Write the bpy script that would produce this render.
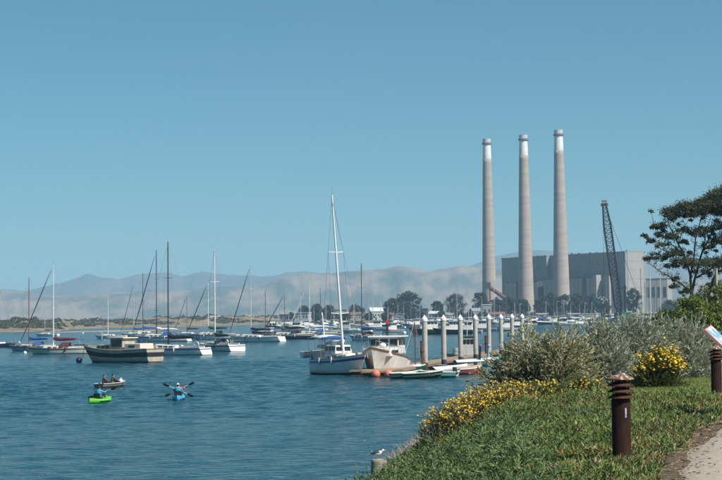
import bpy, bmesh, math, random
import numpy as np
from mathutils import Vector, Matrix, noise as mnoise

for o in list(bpy.data.objects):
    bpy.data.objects.remove(o, do_unlink=True)
scene = bpy.context.scene
COL = scene.collection
R = math.radians

# ------------------------------------------------------------------ camera
CAM_H = 4.8                      # eye height above the bay
FPX = 2132.0                     # focal length in pixels of the 722-wide photograph
TILT, ROLL = R(2.055), R(0.9)
_r0 = Vector((1, 0, 0)); _w = Vector((0, math.cos(TILT), math.sin(TILT))); _u0 = Vector((0, -math.sin(TILT), math.cos(TILT)))
_r = _r0 * math.cos(ROLL) - _u0 * math.sin(ROLL)
_u = _u0 * math.cos(ROLL) + _r0 * math.sin(ROLL)
cam = bpy.data.cameras.new('camera'); camo = bpy.data.objects.new('camera', cam); COL.objects.link(camo)
M3 = Matrix((_r, _u, -_w)).transposed()
camo.matrix_world = Matrix.Translation((0, 0, CAM_H)) @ M3.to_4x4()
cam.sensor_width = 36; cam.lens = 36 * FPX / 722
cam.clip_start = 0.5; cam.clip_end = 40000
scene.camera = camo

# ------------------------------------------------------------------ sky, sun, exposure
SUN_AZ, SUN_EL = 127.0, 48.0     # azimuth from +Y clockwise (camera looks +Y): right and behind
world = bpy.data.worlds.new('World'); scene.world = world; world.use_nodes = True
wn = world.node_tree.nodes; wl = world.node_tree.links; wn.clear()
sky = wn.new('ShaderNodeTexSky'); sky.sky_type = 'NISHITA'; sky.sun_disc = False
sky.sun_elevation = R(SUN_EL); sky.sun_rotation = R(SUN_AZ)
sky.altitude = 0; sky.air_density = 0.75; sky.dust_density = 0.28; sky.ozone_density = 10.0
bg = wn.new('ShaderNodeBackground'); bg.inputs['Strength'].default_value = 0.060
wo = wn.new('ShaderNodeOutputWorld')
tint = wn.new('ShaderNodeMix'); tint.data_type = 'RGBA'; tint.blend_type = 'MULTIPLY'; tint.inputs[0].default_value = 1.0
tint.inputs[7].default_value = (0.90, 1.27, 1.00, 1)          # the photograph's cool white balance, even over the whole sky
wl.new(sky.outputs[0], tint.inputs[6]); wl.new(tint.outputs[2], bg.inputs[0]); wl.new(bg.outputs[0], wo.inputs[0])
sun = bpy.data.lights.new('sun', 'SUN'); suno = bpy.data.objects.new('sun', sun); COL.objects.link(suno)
sun.energy = 5.0; sun.angle = R(0.53); sun.color = (1.0, 0.95, 0.87)
_sd = Vector((math.sin(R(SUN_AZ)) * math.cos(R(SUN_EL)), math.cos(R(SUN_AZ)) * math.cos(R(SUN_EL)), math.sin(R(SUN_EL))))
suno.rotation_euler = _sd.to_track_quat('Z', 'Y').to_euler()
scene.view_settings.view_transform = 'Standard'; scene.view_settings.look = 'None'
scene.view_settings.exposure = 0.38; scene.view_settings.gamma = 1.0
scene.view_settings.use_curve_mapping = False
scene.render.engine = 'CYCLES'
scene.cycles.use_denoising = True
scene.cycles.max_bounces = 6; scene.cycles.diffuse_bounces = 3; scene.cycles.glossy_bounces = 3
scene.cycles.transparent_max_bounces = 6; scene.cycles.volume_bounces = 1
scene.cycles.caustics_reflective = False; scene.cycles.caustics_refractive = False

# ------------------------------------------------------------------ pixels <-> world
def ray(px, py):
    return (_w * FPX + _r * (px - 361.0) - _u * (py - 240.0))
def aty(px, py, Y):
    d = ray(px, py); return Vector((0, 0, CAM_H)) + d * (Y / d.y)
def onz(px, py, z=0.0):
    d = ray(px, py); return Vector((0, 0, CAM_H)) + d * ((z - CAM_H) / d.z)
def ppm(Y): return FPX / Y

# ------------------------------------------------------------------ object helpers
def tag(o, label=None, cat=None, group=None, kind=None):
    if label: o['label'] = label
    if cat: o['category'] = cat
    if group: o['group'] = group
    if kind: o['kind'] = kind
    return o
def empty(name, loc, rz=0.0, label=None, cat=None, group=None):
    o = bpy.data.objects.new(name, None); COL.objects.link(o)
    o.location = loc; o.rotation_euler = (0, 0, rz); o.empty_display_size = 0.2
    return tag(o, label, cat, group)
def link_mesh(name, me, material=None, parent=None, smooth=None):
    o = bpy.data.objects.new(name, me); COL.objects.link(o)
    if material is not None:
        for m in (material if isinstance(material, (list, tuple)) else [material]): me.materials.append(m)
    if parent is not None: o.parent = parent
    if smooth is not None:
        me.polygons.foreach_set('use_smooth', [smooth] * len(me.polygons))
        if smooth and len(me.polygons) < 4000: me.set_sharp_from_angle(angle=R(48))
    return o
def np_mesh(name, V, F, material, parent=None, smooth=False):
    """V (n,3) array, F (m,k) array of equal-size faces"""
    V = np.ascontiguousarray(V, dtype=np.float32); F = np.ascontiguousarray(F, dtype=np.int32)
    me = bpy.data.meshes.new(name); k = F.shape[1]
    me.vertices.add(len(V)); me.vertices.foreach_set('co', V.ravel())
    me.loops.add(F.size); me.loops.foreach_set('vertex_index', F.ravel())
    me.polygons.add(len(F))
    me.polygons.foreach_set('loop_start', np.arange(0, F.size, k, dtype=np.int32))
    me.update(calc_edges=True)
    return link_mesh(name, me, material, parent, smooth)

class MB:
    """collects shapes; build() links them as one mesh object"""
    def __init__(s): s.v = []; s.f = []
    def add(s, vs, fs):
        b = len(s.v); s.v += [tuple(p) for p in vs]; s.f += [tuple(i + b for i in f) for f in fs]; return s
    def box(s, c, d, rz=0.0, ry=0.0, taper=1.0):
        m = Matrix.Rotation(rz, 3, 'Z') @ Matrix.Rotation(ry, 3, 'Y'); vs = []
        for z in (-.5, .5):
            t = taper if z > 0 else 1.0
            for x, y in ((-.5, -.5), (.5, -.5), (.5, .5), (-.5, .5)):
                vs.append(Vector(c) + m @ Vector((x * d[0] * t, y * d[1] * t, z * d[2])))
        return s.add(vs, [(0, 3, 2, 1), (4, 5, 6, 7), (0, 1, 5, 4), (1, 2, 6, 5), (2, 3, 7, 6), (3, 0, 4, 7)])
    def tube(s, pts, rad, n=8, cap=True):
        pts = [Vector(p) for p in pts]; m = len(pts)
        if not isinstance(rad, (list, tuple)): rad = [rad] * m
        base = len(s.v); up = None
        for i, p in enumerate(pts):
            t = (pts[min(i + 1, m - 1)] - pts[max(i - 1, 0)])
            t = t.normalized() if t.length > 1e-9 else Vector((0, 0, 1))
            if up is None:
                a = Vector((1, 0, 0)) if abs(t.x) < .9 else Vector((0, 1, 0)); up = (a - t * a.dot(t)).normalized()
            else:
                up = up - t * up.dot(t); up = up.normalized() if up.length > 1e-6 else t.orthogonal().normalized()
            b = t.cross(up)
            for k in range(n):
                a = 2 * math.pi * k / n; s.v.append(tuple(p + (up * math.cos(a) + b * math.sin(a)) * rad[i]))
        for i in range(m - 1):
            for k in range(n):
                q = base + i * n; k2 = (k + 1) % n; s.f.append((q + k, q + k2, q + n + k2, q + n + k))
        if cap:
            s.f.append(tuple(base + k for k in reversed(range(n)))); s.f.append(tuple(base + (m - 1) * n + k for k in range(n)))
        return s
    def lathe(s, prof, n=24, c=(0, 0, 0)):
        base = len(s.v); m = len(prof)
        for r, z in prof:
            for k in range(n):
                a = 2 * math.pi * k / n; s.v.append((c[0] + r * math.cos(a), c[1] + r * math.sin(a), c[2] + z))
        for i in range(m - 1):
            for k in range(n):
                q = base + i * n; k2 = (k + 1) % n; s.f.append((q + k, q + k2, q + n + k2, q + n + k))
        s.f.append(tuple(base + k for k in reversed(range(n)))); s.f.append(tuple(base + (m - 1) * n + k for k in range(n)))
        return s
    def ball(s, c, d, n=12, m=8, rot=None):
        vs = []; fs = []
        for i in range(m + 1):
            th = math.pi * i / m
            for k in range(n):
                a = 2 * math.pi * k / n
                p = Vector((math.sin(th) * math.cos(a) * d[0] / 2, math.sin(th) * math.sin(a) * d[1] / 2, math.cos(th) * d[2] / 2))
                if rot is not None: p = rot @ p
                vs.append(Vector(c) + p)
        for i in range(m):
            for k in range(n):
                k2 = (k + 1) % n; fs.append((i * n + k, (i + 1) * n + k, (i + 1) * n + k2, i * n + k2))
        return s.add(vs, fs)
    def grid(s, rows):
        n = len(rows[0]); vs = [p for r in rows for p in r]
        return s.add(vs, [(i * n + k, i * n + k + 1, (i + 1) * n + k + 1, (i + 1) * n + k) for i in range(len(rows) - 1) for k in range(n - 1)])
    def build(s, name, material, parent=None, smooth=False, loc=None, bevel=0.0):
        me = bpy.data.meshes.new(name); me.from_pydata(s.v, [], s.f); me.validate(); me.update()
        o = link_mesh(name, me, material, parent, smooth)
        if loc is not None: o.location = loc
        if bevel:
            b = o.modifiers.new('bevel', 'BEVEL'); b.width = bevel; b.segments = 2; b.limit_method = 'ANGLE'
        return o
def kids(o): return [c for c in bpy.data.objects if c.parent == o]
def copy_tree(o, parent=None):
    c = o.copy(); COL.objects.link(c)
    if parent is not None: c.parent = parent
    for ch in kids(o): copy_tree(ch, c)
    return c

# ------------------------------------------------------------------ materials
MATS = {}
def mat(name, col, rough=0.6, var=0.12, scale=6.0, col2=None, metal=0.0, bump=0.0, spec=0.4, stretch=(1, 1, 1), transl=0.0, island=0.0, coord='Object', thresh=None):
    """procedural principled: noise between two tones, optional bump, optional leaf translucency"""
    if name in MATS: return MATS[name]
    m = bpy.data.materials.new(name); m.use_nodes = True; nt = m.node_tree; N = nt.nodes; L = nt.links
    p = N['Principled BSDF']; p.inputs['Roughness'].default_value = rough; p.inputs['Metallic'].default_value = metal
    p.inputs['Specular IOR Level'].default_value = spec
    c2 = col2 if col2 else tuple(c * (1 - 2 * var) for c in col)
    tc = N.new('ShaderNodeTexCoord'); mp = N.new('ShaderNodeMapping'); mp.inputs['Scale'].default_value = stretch
    nz = N.new('ShaderNodeTexNoise'); nz.inputs['Scale'].default_value = scale; nz.inputs['Detail'].default_value = 5; nz.inputs['Roughness'].default_value = 0.6
    L.new(tc.outputs[coord], mp.inputs[0]); L.new(mp.outputs[0], nz.inputs['Vector'])
    rp = N.new('ShaderNodeValToRGB'); e = rp.color_ramp.elements
    lo, hi = thresh if thresh else (0.3, 0.7)
    e[0].position = lo; e[0].color = (*c2, 1); e[1].position = hi; e[1].color = (*col, 1)
    L.new(nz.outputs[0], rp.inputs[0]); out = rp.outputs[0]
    if island:
        g = N.new('ShaderNodeNewGeometry'); hs = N.new('ShaderNodeHueSaturation')
        mr = N.new('ShaderNodeMapRange'); mr.inputs[3].default_value = 1 - island; mr.inputs[4].default_value = 1 + island
        L.new(g.outputs['Random Per Island'], mr.inputs[0]); L.new(mr.outputs[0], hs.inputs['Value'])
        mr2 = N.new('ShaderNodeMapRange'); mr2.inputs[3].default_value = 0.5 - island * .06; mr2.inputs[4].default_value = 0.5 + island * .06
        ml = N.new('ShaderNodeMath'); ml.operation = 'MULTIPLY'; ml.inputs[1].default_value = 7.13
        fr = N.new('ShaderNodeMath'); fr.operation = 'FRACT'
        L.new(g.outputs['Random Per Island'], ml.inputs[0]); L.new(ml.outputs[0], fr.inputs[0]); L.new(fr.outputs[0], mr2.inputs[0]); L.new(mr2.outputs[0], hs.inputs['Hue'])
        L.new(out, hs.inputs['Color']); out = hs.outputs[0]
    L.new(out, p.inputs['Base Color'])
    if bump:
        b = N.new('ShaderNodeBump'); b.inputs['Strength'].default_value = 1.0; b.inputs['Distance'].default_value = bump
        L.new(nz.outputs[0], b.inputs['Height']); L.new(b.outputs[0], p.inputs['Normal'])
    if transl:
        t = N.new('ShaderNodeBsdfTranslucent'); L.new(out, t.inputs['Color'])
        mx = N.new('ShaderNodeMixShader'); mx.inputs[0].default_value = transl
        L.new(p.outputs[0], mx.inputs[1]); L.new(t.outputs[0], mx.inputs[2]); L.new(mx.outputs[0], N['Material Output'].inputs['Surface'])
    MATS[name] = m; return m

# ------------------------------------------------------------------ water
def water_mat():
    m = bpy.data.materials.new('bay_water'); m.use_nodes = True; N = m.node_tree.nodes; L = m.node_tree.links
    p = N['Principled BSDF']; p.inputs['Base Color'].default_value = (0.005, 0.060, 0.082, 1)
    p.inputs['Roughness'].default_value = 0.10; p.inputs['IOR'].default_value = 1.333
    tc = N.new('ShaderNodeTexCoord')
    def nz(scale, det, rot=0, sx=1, sy=1):
        mp = N.new('ShaderNodeMapping'); mp.inputs['Scale'].default_value = (sx, sy, 1); mp.inputs['Rotation'].default_value = (0, 0, rot)
        t = N.new('ShaderNodeTexNoise'); t.inputs['Scale'].default_value = scale; t.inputs['Detail'].default_value = det; t.inputs['Roughness'].default_value = 0.55
        L.new(tc.outputs['Object'], mp.inputs[0]); L.new(mp.outputs[0], t.inputs['Vector']); return t.outputs[0]
    a = nz(2.2, 4, 0.5, 0.85, 1.1); b = nz(0.42, 4, -0.4, 0.8, 1.15); c = nz(0.012, 2, 0.1, 0.5, 1.5)
    def math_(op, x, y):
        n = N.new('ShaderNodeMath'); n.operation = op
        for i, q in enumerate((x, y)):
            if isinstance(q, (int, float)): n.inputs[i].default_value = q
            else: L.new(q, n.inputs[i])
        return n.outputs[0]
    amp = math_('ADD', math_('MULTIPLY', c, 0.9), 0.55)
    h = math_('MULTIPLY', math_('ADD', math_('MULTIPLY', a, 0.55), math_('MULTIPLY', b, 0.5)), amp)
    bm = N.new('ShaderNodeBump'); bm.inputs['Strength'].default_value = 1.0; bm.inputs['Distance'].default_value = 1.0
    L.new(h, bm.inputs['Height']); L.new(bm.outputs[0], p.inputs['Normal'])
    return m
def water_sheet():
    """one sheet to the far shore; real wind chop where the photograph resolves it, fading out with distance"""
    ys = np.concatenate([[-150, -60, 0, 20, 40], np.arange(50, 240, .43), np.geomspace(240, 900, 200), [1000, 1200, 1500, 2000, 2700, 3600]])
    cs = np.linspace(-1, 1, 310); half = np.maximum(ys, 0) * .175 * 1.3 + 14
    X = half[:, None] * cs[None]; X = np.concatenate([np.full((len(ys), 1), -2500.0), -half[:, None] - 60, X, half[:, None] + 60, np.full((len(ys), 1), 2500.0)], 1)
    Yg = np.repeat(ys[:, None], X.shape[1], 1); Z = np.zeros_like(X); rn = np.random.default_rng(5)
    for k in range(56):
        lam = 0.75 * (4.6 / 0.75) ** rn.random(); th = math.radians(-75) + rn.normal() * .75; q = 2 * math.pi / lam; sl = .024 * (.7 if lam > 3 else 1)
        keep = np.clip(1.35 - (Yg * .33 / 100) / lam * .9, 0, 1)          # drop what the grid cannot carry
        Z += sl / q * keep * np.sin(q * (X * math.cos(th) + Yg * math.sin(th)) + rn.uniform(0, 6.28))
    gust = .75 + .45 * np.sin(X * .05 + Yg * .021) * np.sin(Yg * .043 + 1.3)
    fade = np.clip((900 - Yg) / 500, 0, 1) * (Yg > 45); fade[:, :3] = 0; fade[:, -3:] = 0
    Z *= gust * fade
    V = np.stack([X, Yg, Z], 2).reshape(-1, 3); n = X.shape[1]; m = len(ys)
    a = (np.arange(m - 1)[:, None] * n + np.arange(n - 1)[None]).ravel()
    return np_mesh('bay_water', V, np.stack([a, a + 1, a + n + 1, a + n], 1), water_mat(), smooth=True)
tag(water_sheet(), kind='structure')

# ------------------------------------------------------------------ land terrain
def lerp_pts(pts, x):
    if x <= pts[0][0]: return pts[0][1]
    for (a, b), (c, d) in zip(pts, pts[1:]):
        if x <= c: return b + (d - b) * (x - a) / (c - a)
    return pts[-1][1]
def sstep(a, b, x):
    t = min(1, max(0, (x - a) / (b - a))); return t * t * (3 - 2 * t)
PLAT = 2.85
def shore_x(y):
    base = 0.95 + 0.096 * (y - 64)
    if y > 160: base = 10.4 + (y - 160) * 0.27
    return base + 0.35 * math.sin(y * 0.37) + 0.2 * math.sin(y * 0.9 + 1)
def ground_z(x, y):
    t = (x - shore_x(y)) / 5.6
    if t < 0: return max(-2.5, t * 5.0)
    s = sstep(0, 1, t * 0.5 + 0.5) * 2 - 1
    z = PLAT * s if t < 1 else PLAT
    n = mnoise.noise(Vector((x * 0.6, y * 0.35, 0))) * 0.12 + mnoise.noise(Vector((x * 1.9, y * 1.3, 5))) * 0.04
    return z + n * (1 if t < 1.1 else max(0.12, 1 - (t - 1.1) * 1.2))
# path centre line (left edge) in plan
def path_left(y): return lerp_pts([(15, 1.5), (23.5, 3.25), (26.3, 3.7), (33.5, 5.3), (60, 12.6), (90, 22)], y)
# ------------------------------------------------------------------ near ground: bank, plateau
def near_ground():
    ys = list(np.linspace(8, 40, 110)) + list(np.linspace(40.5, 75, 70)) + list(np.geomspace(76, 620, 60))
    us = list(np.linspace(-3.5, 9, 84)) + list(np.geomspace(9.3, 260, 34))
    rows = [[(shore_x(y) + u, y, ground_z(shore_x(y) + u, y)) for u in us] for y in ys]
    m = mat('bank_soil', (0.13, 0.095, 0.06), 0.95, col2=(0.055, 0.05, 0.025), scale=2.5, bump=0.03)
    b = MB(); b.grid(rows)
    return tag(b.build('bank_ground', m, smooth=True), kind='structure')
near_ground()
def path_sheet():
    ys = np.linspace(10, 80, 140); rows = []
    for y in ys:
        l = path_left(y) + 0.10 * mnoise.noise(Vector((y * 0.9, 0, 3))) + 0.05 * mnoise.noise(Vector((y * 3.1, 0, 7)))
        rows.append([(l + k * 0.35, y, PLAT + 0.075 + (-.12 if k == 0 else 0.012 * mnoise.noise(Vector((l + k, y, 1))))) for k in range(12)])
    m = mat('path_asphalt', (0.42, 0.37, 0.30), 0.95, col2=(0.29, 0.25, 0.20), scale=9, bump=0.008)
    return tag(MB().grid(rows).build('footpath', m, smooth=True), kind='structure')
path_sheet()

# ------------------------------------------------------------------ far shore, sandspit, hills
far_m = mat('far_ground', (0.20, 0.17, 0.11), 0.95, col2=(0.07, 0.075, 0.04), scale=0.02)
def far_ground():
    # quay edge from the left end of the waterfront to the right, then flat land running back under the hills
    rows = []
    edge = [(-330, 2300), (-140, 1900), (-60, 1500), (60, 1420), (130, 1300), (400, 1240), (900, 1200)]
    for off, z in ((0, -1.5), (0.5, 1.6), (40, 2.0), (200, 3.5), (500, 5), (2000, 6), (9300, 8)):
        rows.append([(x, y + off, z) for x, y in edge] if off < 2000 else [(x * (1 + off / 1500), y + off, z) for x, y in edge])
    for r in rows: r.insert(0, (-3800, r[0][1], r[0][2])); r.append((3800, r[-1][1], r[-1][2]))
    rows = [r for r in rows]
    tag(MB().grid(rows).build('far_shore_ground', far_m), kind='structure')
    wharf = mat('wharf_timber', (0.07, 0.055, 0.045), .9, .2, .6)
    b = MB()
    for (x0, y0), (x1, y1) in zip(edge[2:], edge[3:6]):
        a = math.atan2(y1 - y0, x1 - x0); L = math.hypot(x1 - x0, y1 - y0); n = Vector((math.sin(a), -math.cos(a), 0))
        m = Vector(((x0 + x1) / 2, (y0 + y1) / 2, 1.75)) + n * 3.2; b.box(m, (L, 6, .5), a)
        for k in range(int(L / 6)):
            for w in (.6, 5.8): q = Vector((x0, y0, .4)).lerp(Vector((x1, y1, .4)), (k + .5) / int(L / 6)) + n * w; b.box(q, (.4, .4, 2.4), a)
    tag(b.build('wharf', wharf), kind='structure')
far_ground()

DUNE_Y = [(-80, 333.4), (30, 332), (60, 331.2), (74, 329), (120, 327.9), (200, 326.3), (300, 324.2), (330, 323.2)]
DUNE_TOP = [(-80, 322), (0, 322), (12, 320.5), (25, 319.5), (50, 321.5), (70, 321), (120, 319.2), (200, 317), (290, 315.8), (330, 316.5)]
def dune_point(px, k):
    """k 0..1 from the waterline back over the crest"""
    d0 = onz(px, lerp_pts(DUNE_Y, px), 0.0).y
    d = d0 + 420 * k
    top = aty(px, lerp_pts(DUNE_TOP, px), d0 + 190).z
    n = mnoise.fractal(Vector((px * 0.06, k * 6, 2.0)), 1.0, 2.0, 4)
    prof = sstep(0.0, 0.5, k) if k < .5 else 1 - 0.6 * sstep(.55, 1, k)
    beach = 0.8 * sstep(0, 0.06, k)
    z = -0.4 + beach + max(0, (top - 0.6) * prof * (1 + 0.35 * n)) + (0.7 * n * sstep(0.05, 0.3, k))
    dr = ray(px, 300); return Vector((dr.x / dr.y * d, d, z))
rows = [[dune_point(px, k) for px in np.arange(-80, 331, 1.5)] for k in np.linspace(0, 1, 44)]
sand_m = mat('dune_sand', (0.29, 0.225, 0.155), 0.95, col2=(0.12, 0.105, 0.06), scale=0.05, thresh=(0.42, 0.6))
tag(MB().grid(rows).build('sandspit', sand_m, smooth=True), kind='structure')
rows = []
for k in np.linspace(0, 1, 7):
    rr = []
    for px in np.linspace(38, 190, 60):
        d = onz(px, 332.6 + (px - 60) * -0.016, 0).y + k * 22
        e = math.sin(math.pi * (px - 38) / 152) ** 0.4
        dr = ray(px, 300); rr.append((dr.x / dr.y * d, d, -0.2 + 0.75 * math.sin(math.pi * k) * e))
    rows.append(rr)
tag(MB().grid(rows).build('sandbar', mat('bar_sand', (0.34, 0.26, 0.17), 0.9, scale=0.05, col2=(0.2, 0.15, 0.1)), smooth=True), kind='structure')

def tuft_cloud(rng, centers, sizes, n_leaf, leaf, flat=0.7):
    """leaf quads spread in flattened balls: V, F arrays"""
    C = np.asarray(centers, float); S = np.asarray(sizes, float)
    C = np.repeat(C, n_leaf, 0); S = np.repeat(S, n_leaf)
    m = len(C)
    d = rng.normal(size=(m, 3)); d /= np.linalg.norm(d, axis=1)[:, None]
    rad = rng.random(m) ** 0.45
    P = C + d * (rad * S)[:, None] * np.array([1, 1, flat])
    a = rng.normal(size=(m, 3)); a /= np.linalg.norm(a, axis=1)[:, None]
    nrm = d + rng.normal(size=(m, 3)) * 0.5
    b = np.cross(a, nrm); b /= np.linalg.norm(b, axis=1)[:, None] + 1e-9
    L_ = leaf * (0.6 + 0.8 * rng.random(m))[:, None]
    V = np.stack([P - a * L_, P + b * L_ * 0.45, P + a * L_, P - b * L_ * 0.45], 1).reshape(-1, 3)
    F = np.arange(m * 4).reshape(-1, 4)
    return V, F
rng = np.random.default_rng(4)
cs, ss = [], []
for i in range(2300):
    px = rng.uniform(-70, 325); k = rng.uniform(0.14, 0.55)
    p = dune_point(px, k)
    n = mnoise.noise(Vector((p.x * 0.02, p.y * 0.012, 9)))
    if n < -0.05 + (0.12 if px < 40 else 0): continue
    cs.append((p.x, p.y, p.z + 0.3)); ss.append(rng.uniform(.8, 2.2))
V, F = tuft_cloud(rng, cs, ss, 26, 0.6, 0.38)
tag(np_mesh('dune_scrub', V, F, mat('scrub_leaf', (0.085, 0.09, 0.045), 0.9, col2=(0.04, 0.05, 0.025), scale=0.1, island=0.3)), 'low dark scrub growing over the sandspit dunes', 'scrub', kind='stuff')

def hill_range(name, ridge, D, depth, base_y, seed, m, lo=-220, hi=960, step=3):
    rows = []
    pxs = np.arange(lo, hi, step)
    for k in np.linspace(0, 1.35, 46):
        r = []
        for px in pxs:
            yr = lerp_pts(ridge, px); top = aty(px, yr, D).z
            top += 9 * mnoise.fractal(Vector((px * 0.03, seed, 0)), 1.0, 2.0, 5)
            d = D - depth * (1 - k)
            prof = sstep(0, 1, k) if k <= 1 else 1 - 0.8 * (k - 1)
            n = mnoise.ridged_multi_fractal(Vector((px * 0.05 + k * .5, k * 0.7, seed)), 1.0, 2.0, 5, 1.0, 2.0) - 1.0
            n2 = mnoise.fractal(Vector((px * 0.11 - k * .8, k * 1.3, seed + 3)), 1.0, 2.0, 4)
            w = math.sin(math.pi * min(1, k)) if k < 1 else 0
            z = 4 + (top - 4) * (prof + w * 0.07 * n + w * 0.05 * n2)
            dr = ray(px, 300); r.append((dr.x / dr.y * d, d, z))
        rows.append(r)
    tag(MB().grid(rows).build(name, m, smooth=True), kind='structure')
FAR_R = [(-220, 284), (-40, 290), (0, 290), (22, 290.5), (42, 287), (58, 284), (75, 278), (88, 273), (100, 277), (120, 279.5), (132, 276), (155, 273), (170, 272), (183, 275), (195, 272.5), (205, 272), (235, 275), (262, 277), (275, 275.5), (287, 272), (310, 272), (340, 276), (380, 277), (420, 275), (460, 268), (480, 263), (500, 256), (515, 252.5), (535, 251), (560, 252), (600, 256), (650, 262), (722, 268), (960, 262)]
NEAR_R = [(-220, 296), (-60, 293), (0, 291), (14, 292.5), (30, 295), (50, 297), (80, 294.5), (120, 293), (165, 291), (200, 288.5), (240, 284.5), (265, 282.5), (285, 279), (300, 275), (320, 273), (345, 272), (375, 269.5), (400, 267.5), (430, 269), (460, 266.5), (480, 268), (520, 271), (560, 272), (600, 274), (650, 277), (722, 280), (960, 278)]
hill_range('far_hills', FAR_R, 9300, 1000, 318, 1.7, mat('far_hill', (0.12, 0.105, 0.06), 0.95, col2=(0.045, 0.06, 0.035), scale=0.0035, thresh=(0.38, 0.62), stretch=(1, .35, 1)))
hill_range('near_hills', NEAR_R, 6800, 1100, 318, 7.3, mat('near_hill', (0.27, 0.195, 0.115), 0.95, col2=(0.06, 0.068, 0.036), scale=0.008, thresh=(0.40, 0.58), stretch=(1, .3, 1)))

# ------------------------------------------------------------------ haze (even, pale air round everything)
hm = bpy.data.materials.new('haze'); hm.use_nodes = True; hm.node_tree.nodes.clear()
pv = hm.node_tree.nodes.new('ShaderNodeVolumePrincipled'); ho = hm.node_tree.nodes.new('ShaderNodeOutputMaterial')
pv.inputs['Color'].default_value = (0.47, 0.75, 1.0, 1); pv.inputs['Density'].default_value = 0.000125; pv.inputs['Anisotropy'].default_value = 0.0
hm.node_tree.links.new(pv.outputs[0], ho.inputs['Volume'])
hz = MB().box((0, 3500, 145), (8600, 15000, 310)).build('haze', hm)
tag(hz, kind='stuff'); hz['label'] = 'thin blue sea haze over the bay'; hz['category'] = 'haze'

# ------------------------------------------------------------------ power plant
conc = mat('stack_concrete', (0.43, 0.37, 0.315), 0.85, col2=(0.31, 0.265, 0.23), scale=0.22, stretch=(0.15, 0.15, 1.3), bump=0.02)
white_p = mat('stack_white', (0.80, 0.80, 0.78), 0.7, col2=(0.62, 0.62, 0.60), scale=0.3, stretch=(0.3, 0.3, 1))
dark_st = mat('dark_steel', (0.06, 0.065, 0.07), 0.6, scale=1)
def stack(px_top, y_top, px_base, D, rb, rt, white, label):
    base = aty(px_base, 300, D); gz = 4.0
    H = aty(px_top, y_top, D).z - gz
    t = empty('smokestack', (base.x, base.y, gz), 0, label, 'smokestack', 'power plant smokestacks')
    wh = white / ppm(D); rr = lambda z: rb + (rt - rb) * z / H
    n = 44; prof = []
    zs = np.linspace(0, H - wh, n)
    for i, z in enumerate(zs):
        prof.append((rr(z), z))
        if 0 < i < n - 1: prof.append((rr(z) + 0.02, z + 0.25)); prof.append((rr(z), z + 0.55))
    prof.sort(key=lambda q: q[1])
    MB().lathe(prof, 48).build('shaft', conc, t, True)
    MB().lathe([(rr(H - wh) + .03, H - wh), (rt + .04, H - 4.5)], 48).build('white_band', white_p, t, True)
    MB().lathe([(rt, H - 4.5), (rt + 0.75, H - 4.2), (rt + 0.8, H - 3.0), (rt + .1, H - 2.7)], 48).build('gallery_ring', mat('ring_grey', (0.17, 0.17, 0.17), .7), t)
    MB().lathe([(rt + .1, H - 2.75), (rt + .12, H), (rt - .5, H), (rt - .6, H - 2)], 48).build('cap', mat('stack_cap', (0.6, 0.57, 0.52), 0.8), t)
    return t
stack(486, 139, 489.5, 1666, 5.9, 3.05, 20, 'leftmost and lowest looking concrete smokestack with white top')
stack(522.5, 135, 526.2, 1633, 6.3, 3.1, 20.5, 'middle concrete smokestack with white top, standing before the dark plant block')
stack(557.8, 130, 561.6, 1597, 6.6, 3.15, 20.5, 'rightmost and tallest looking concrete smokestack with white top')

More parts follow.
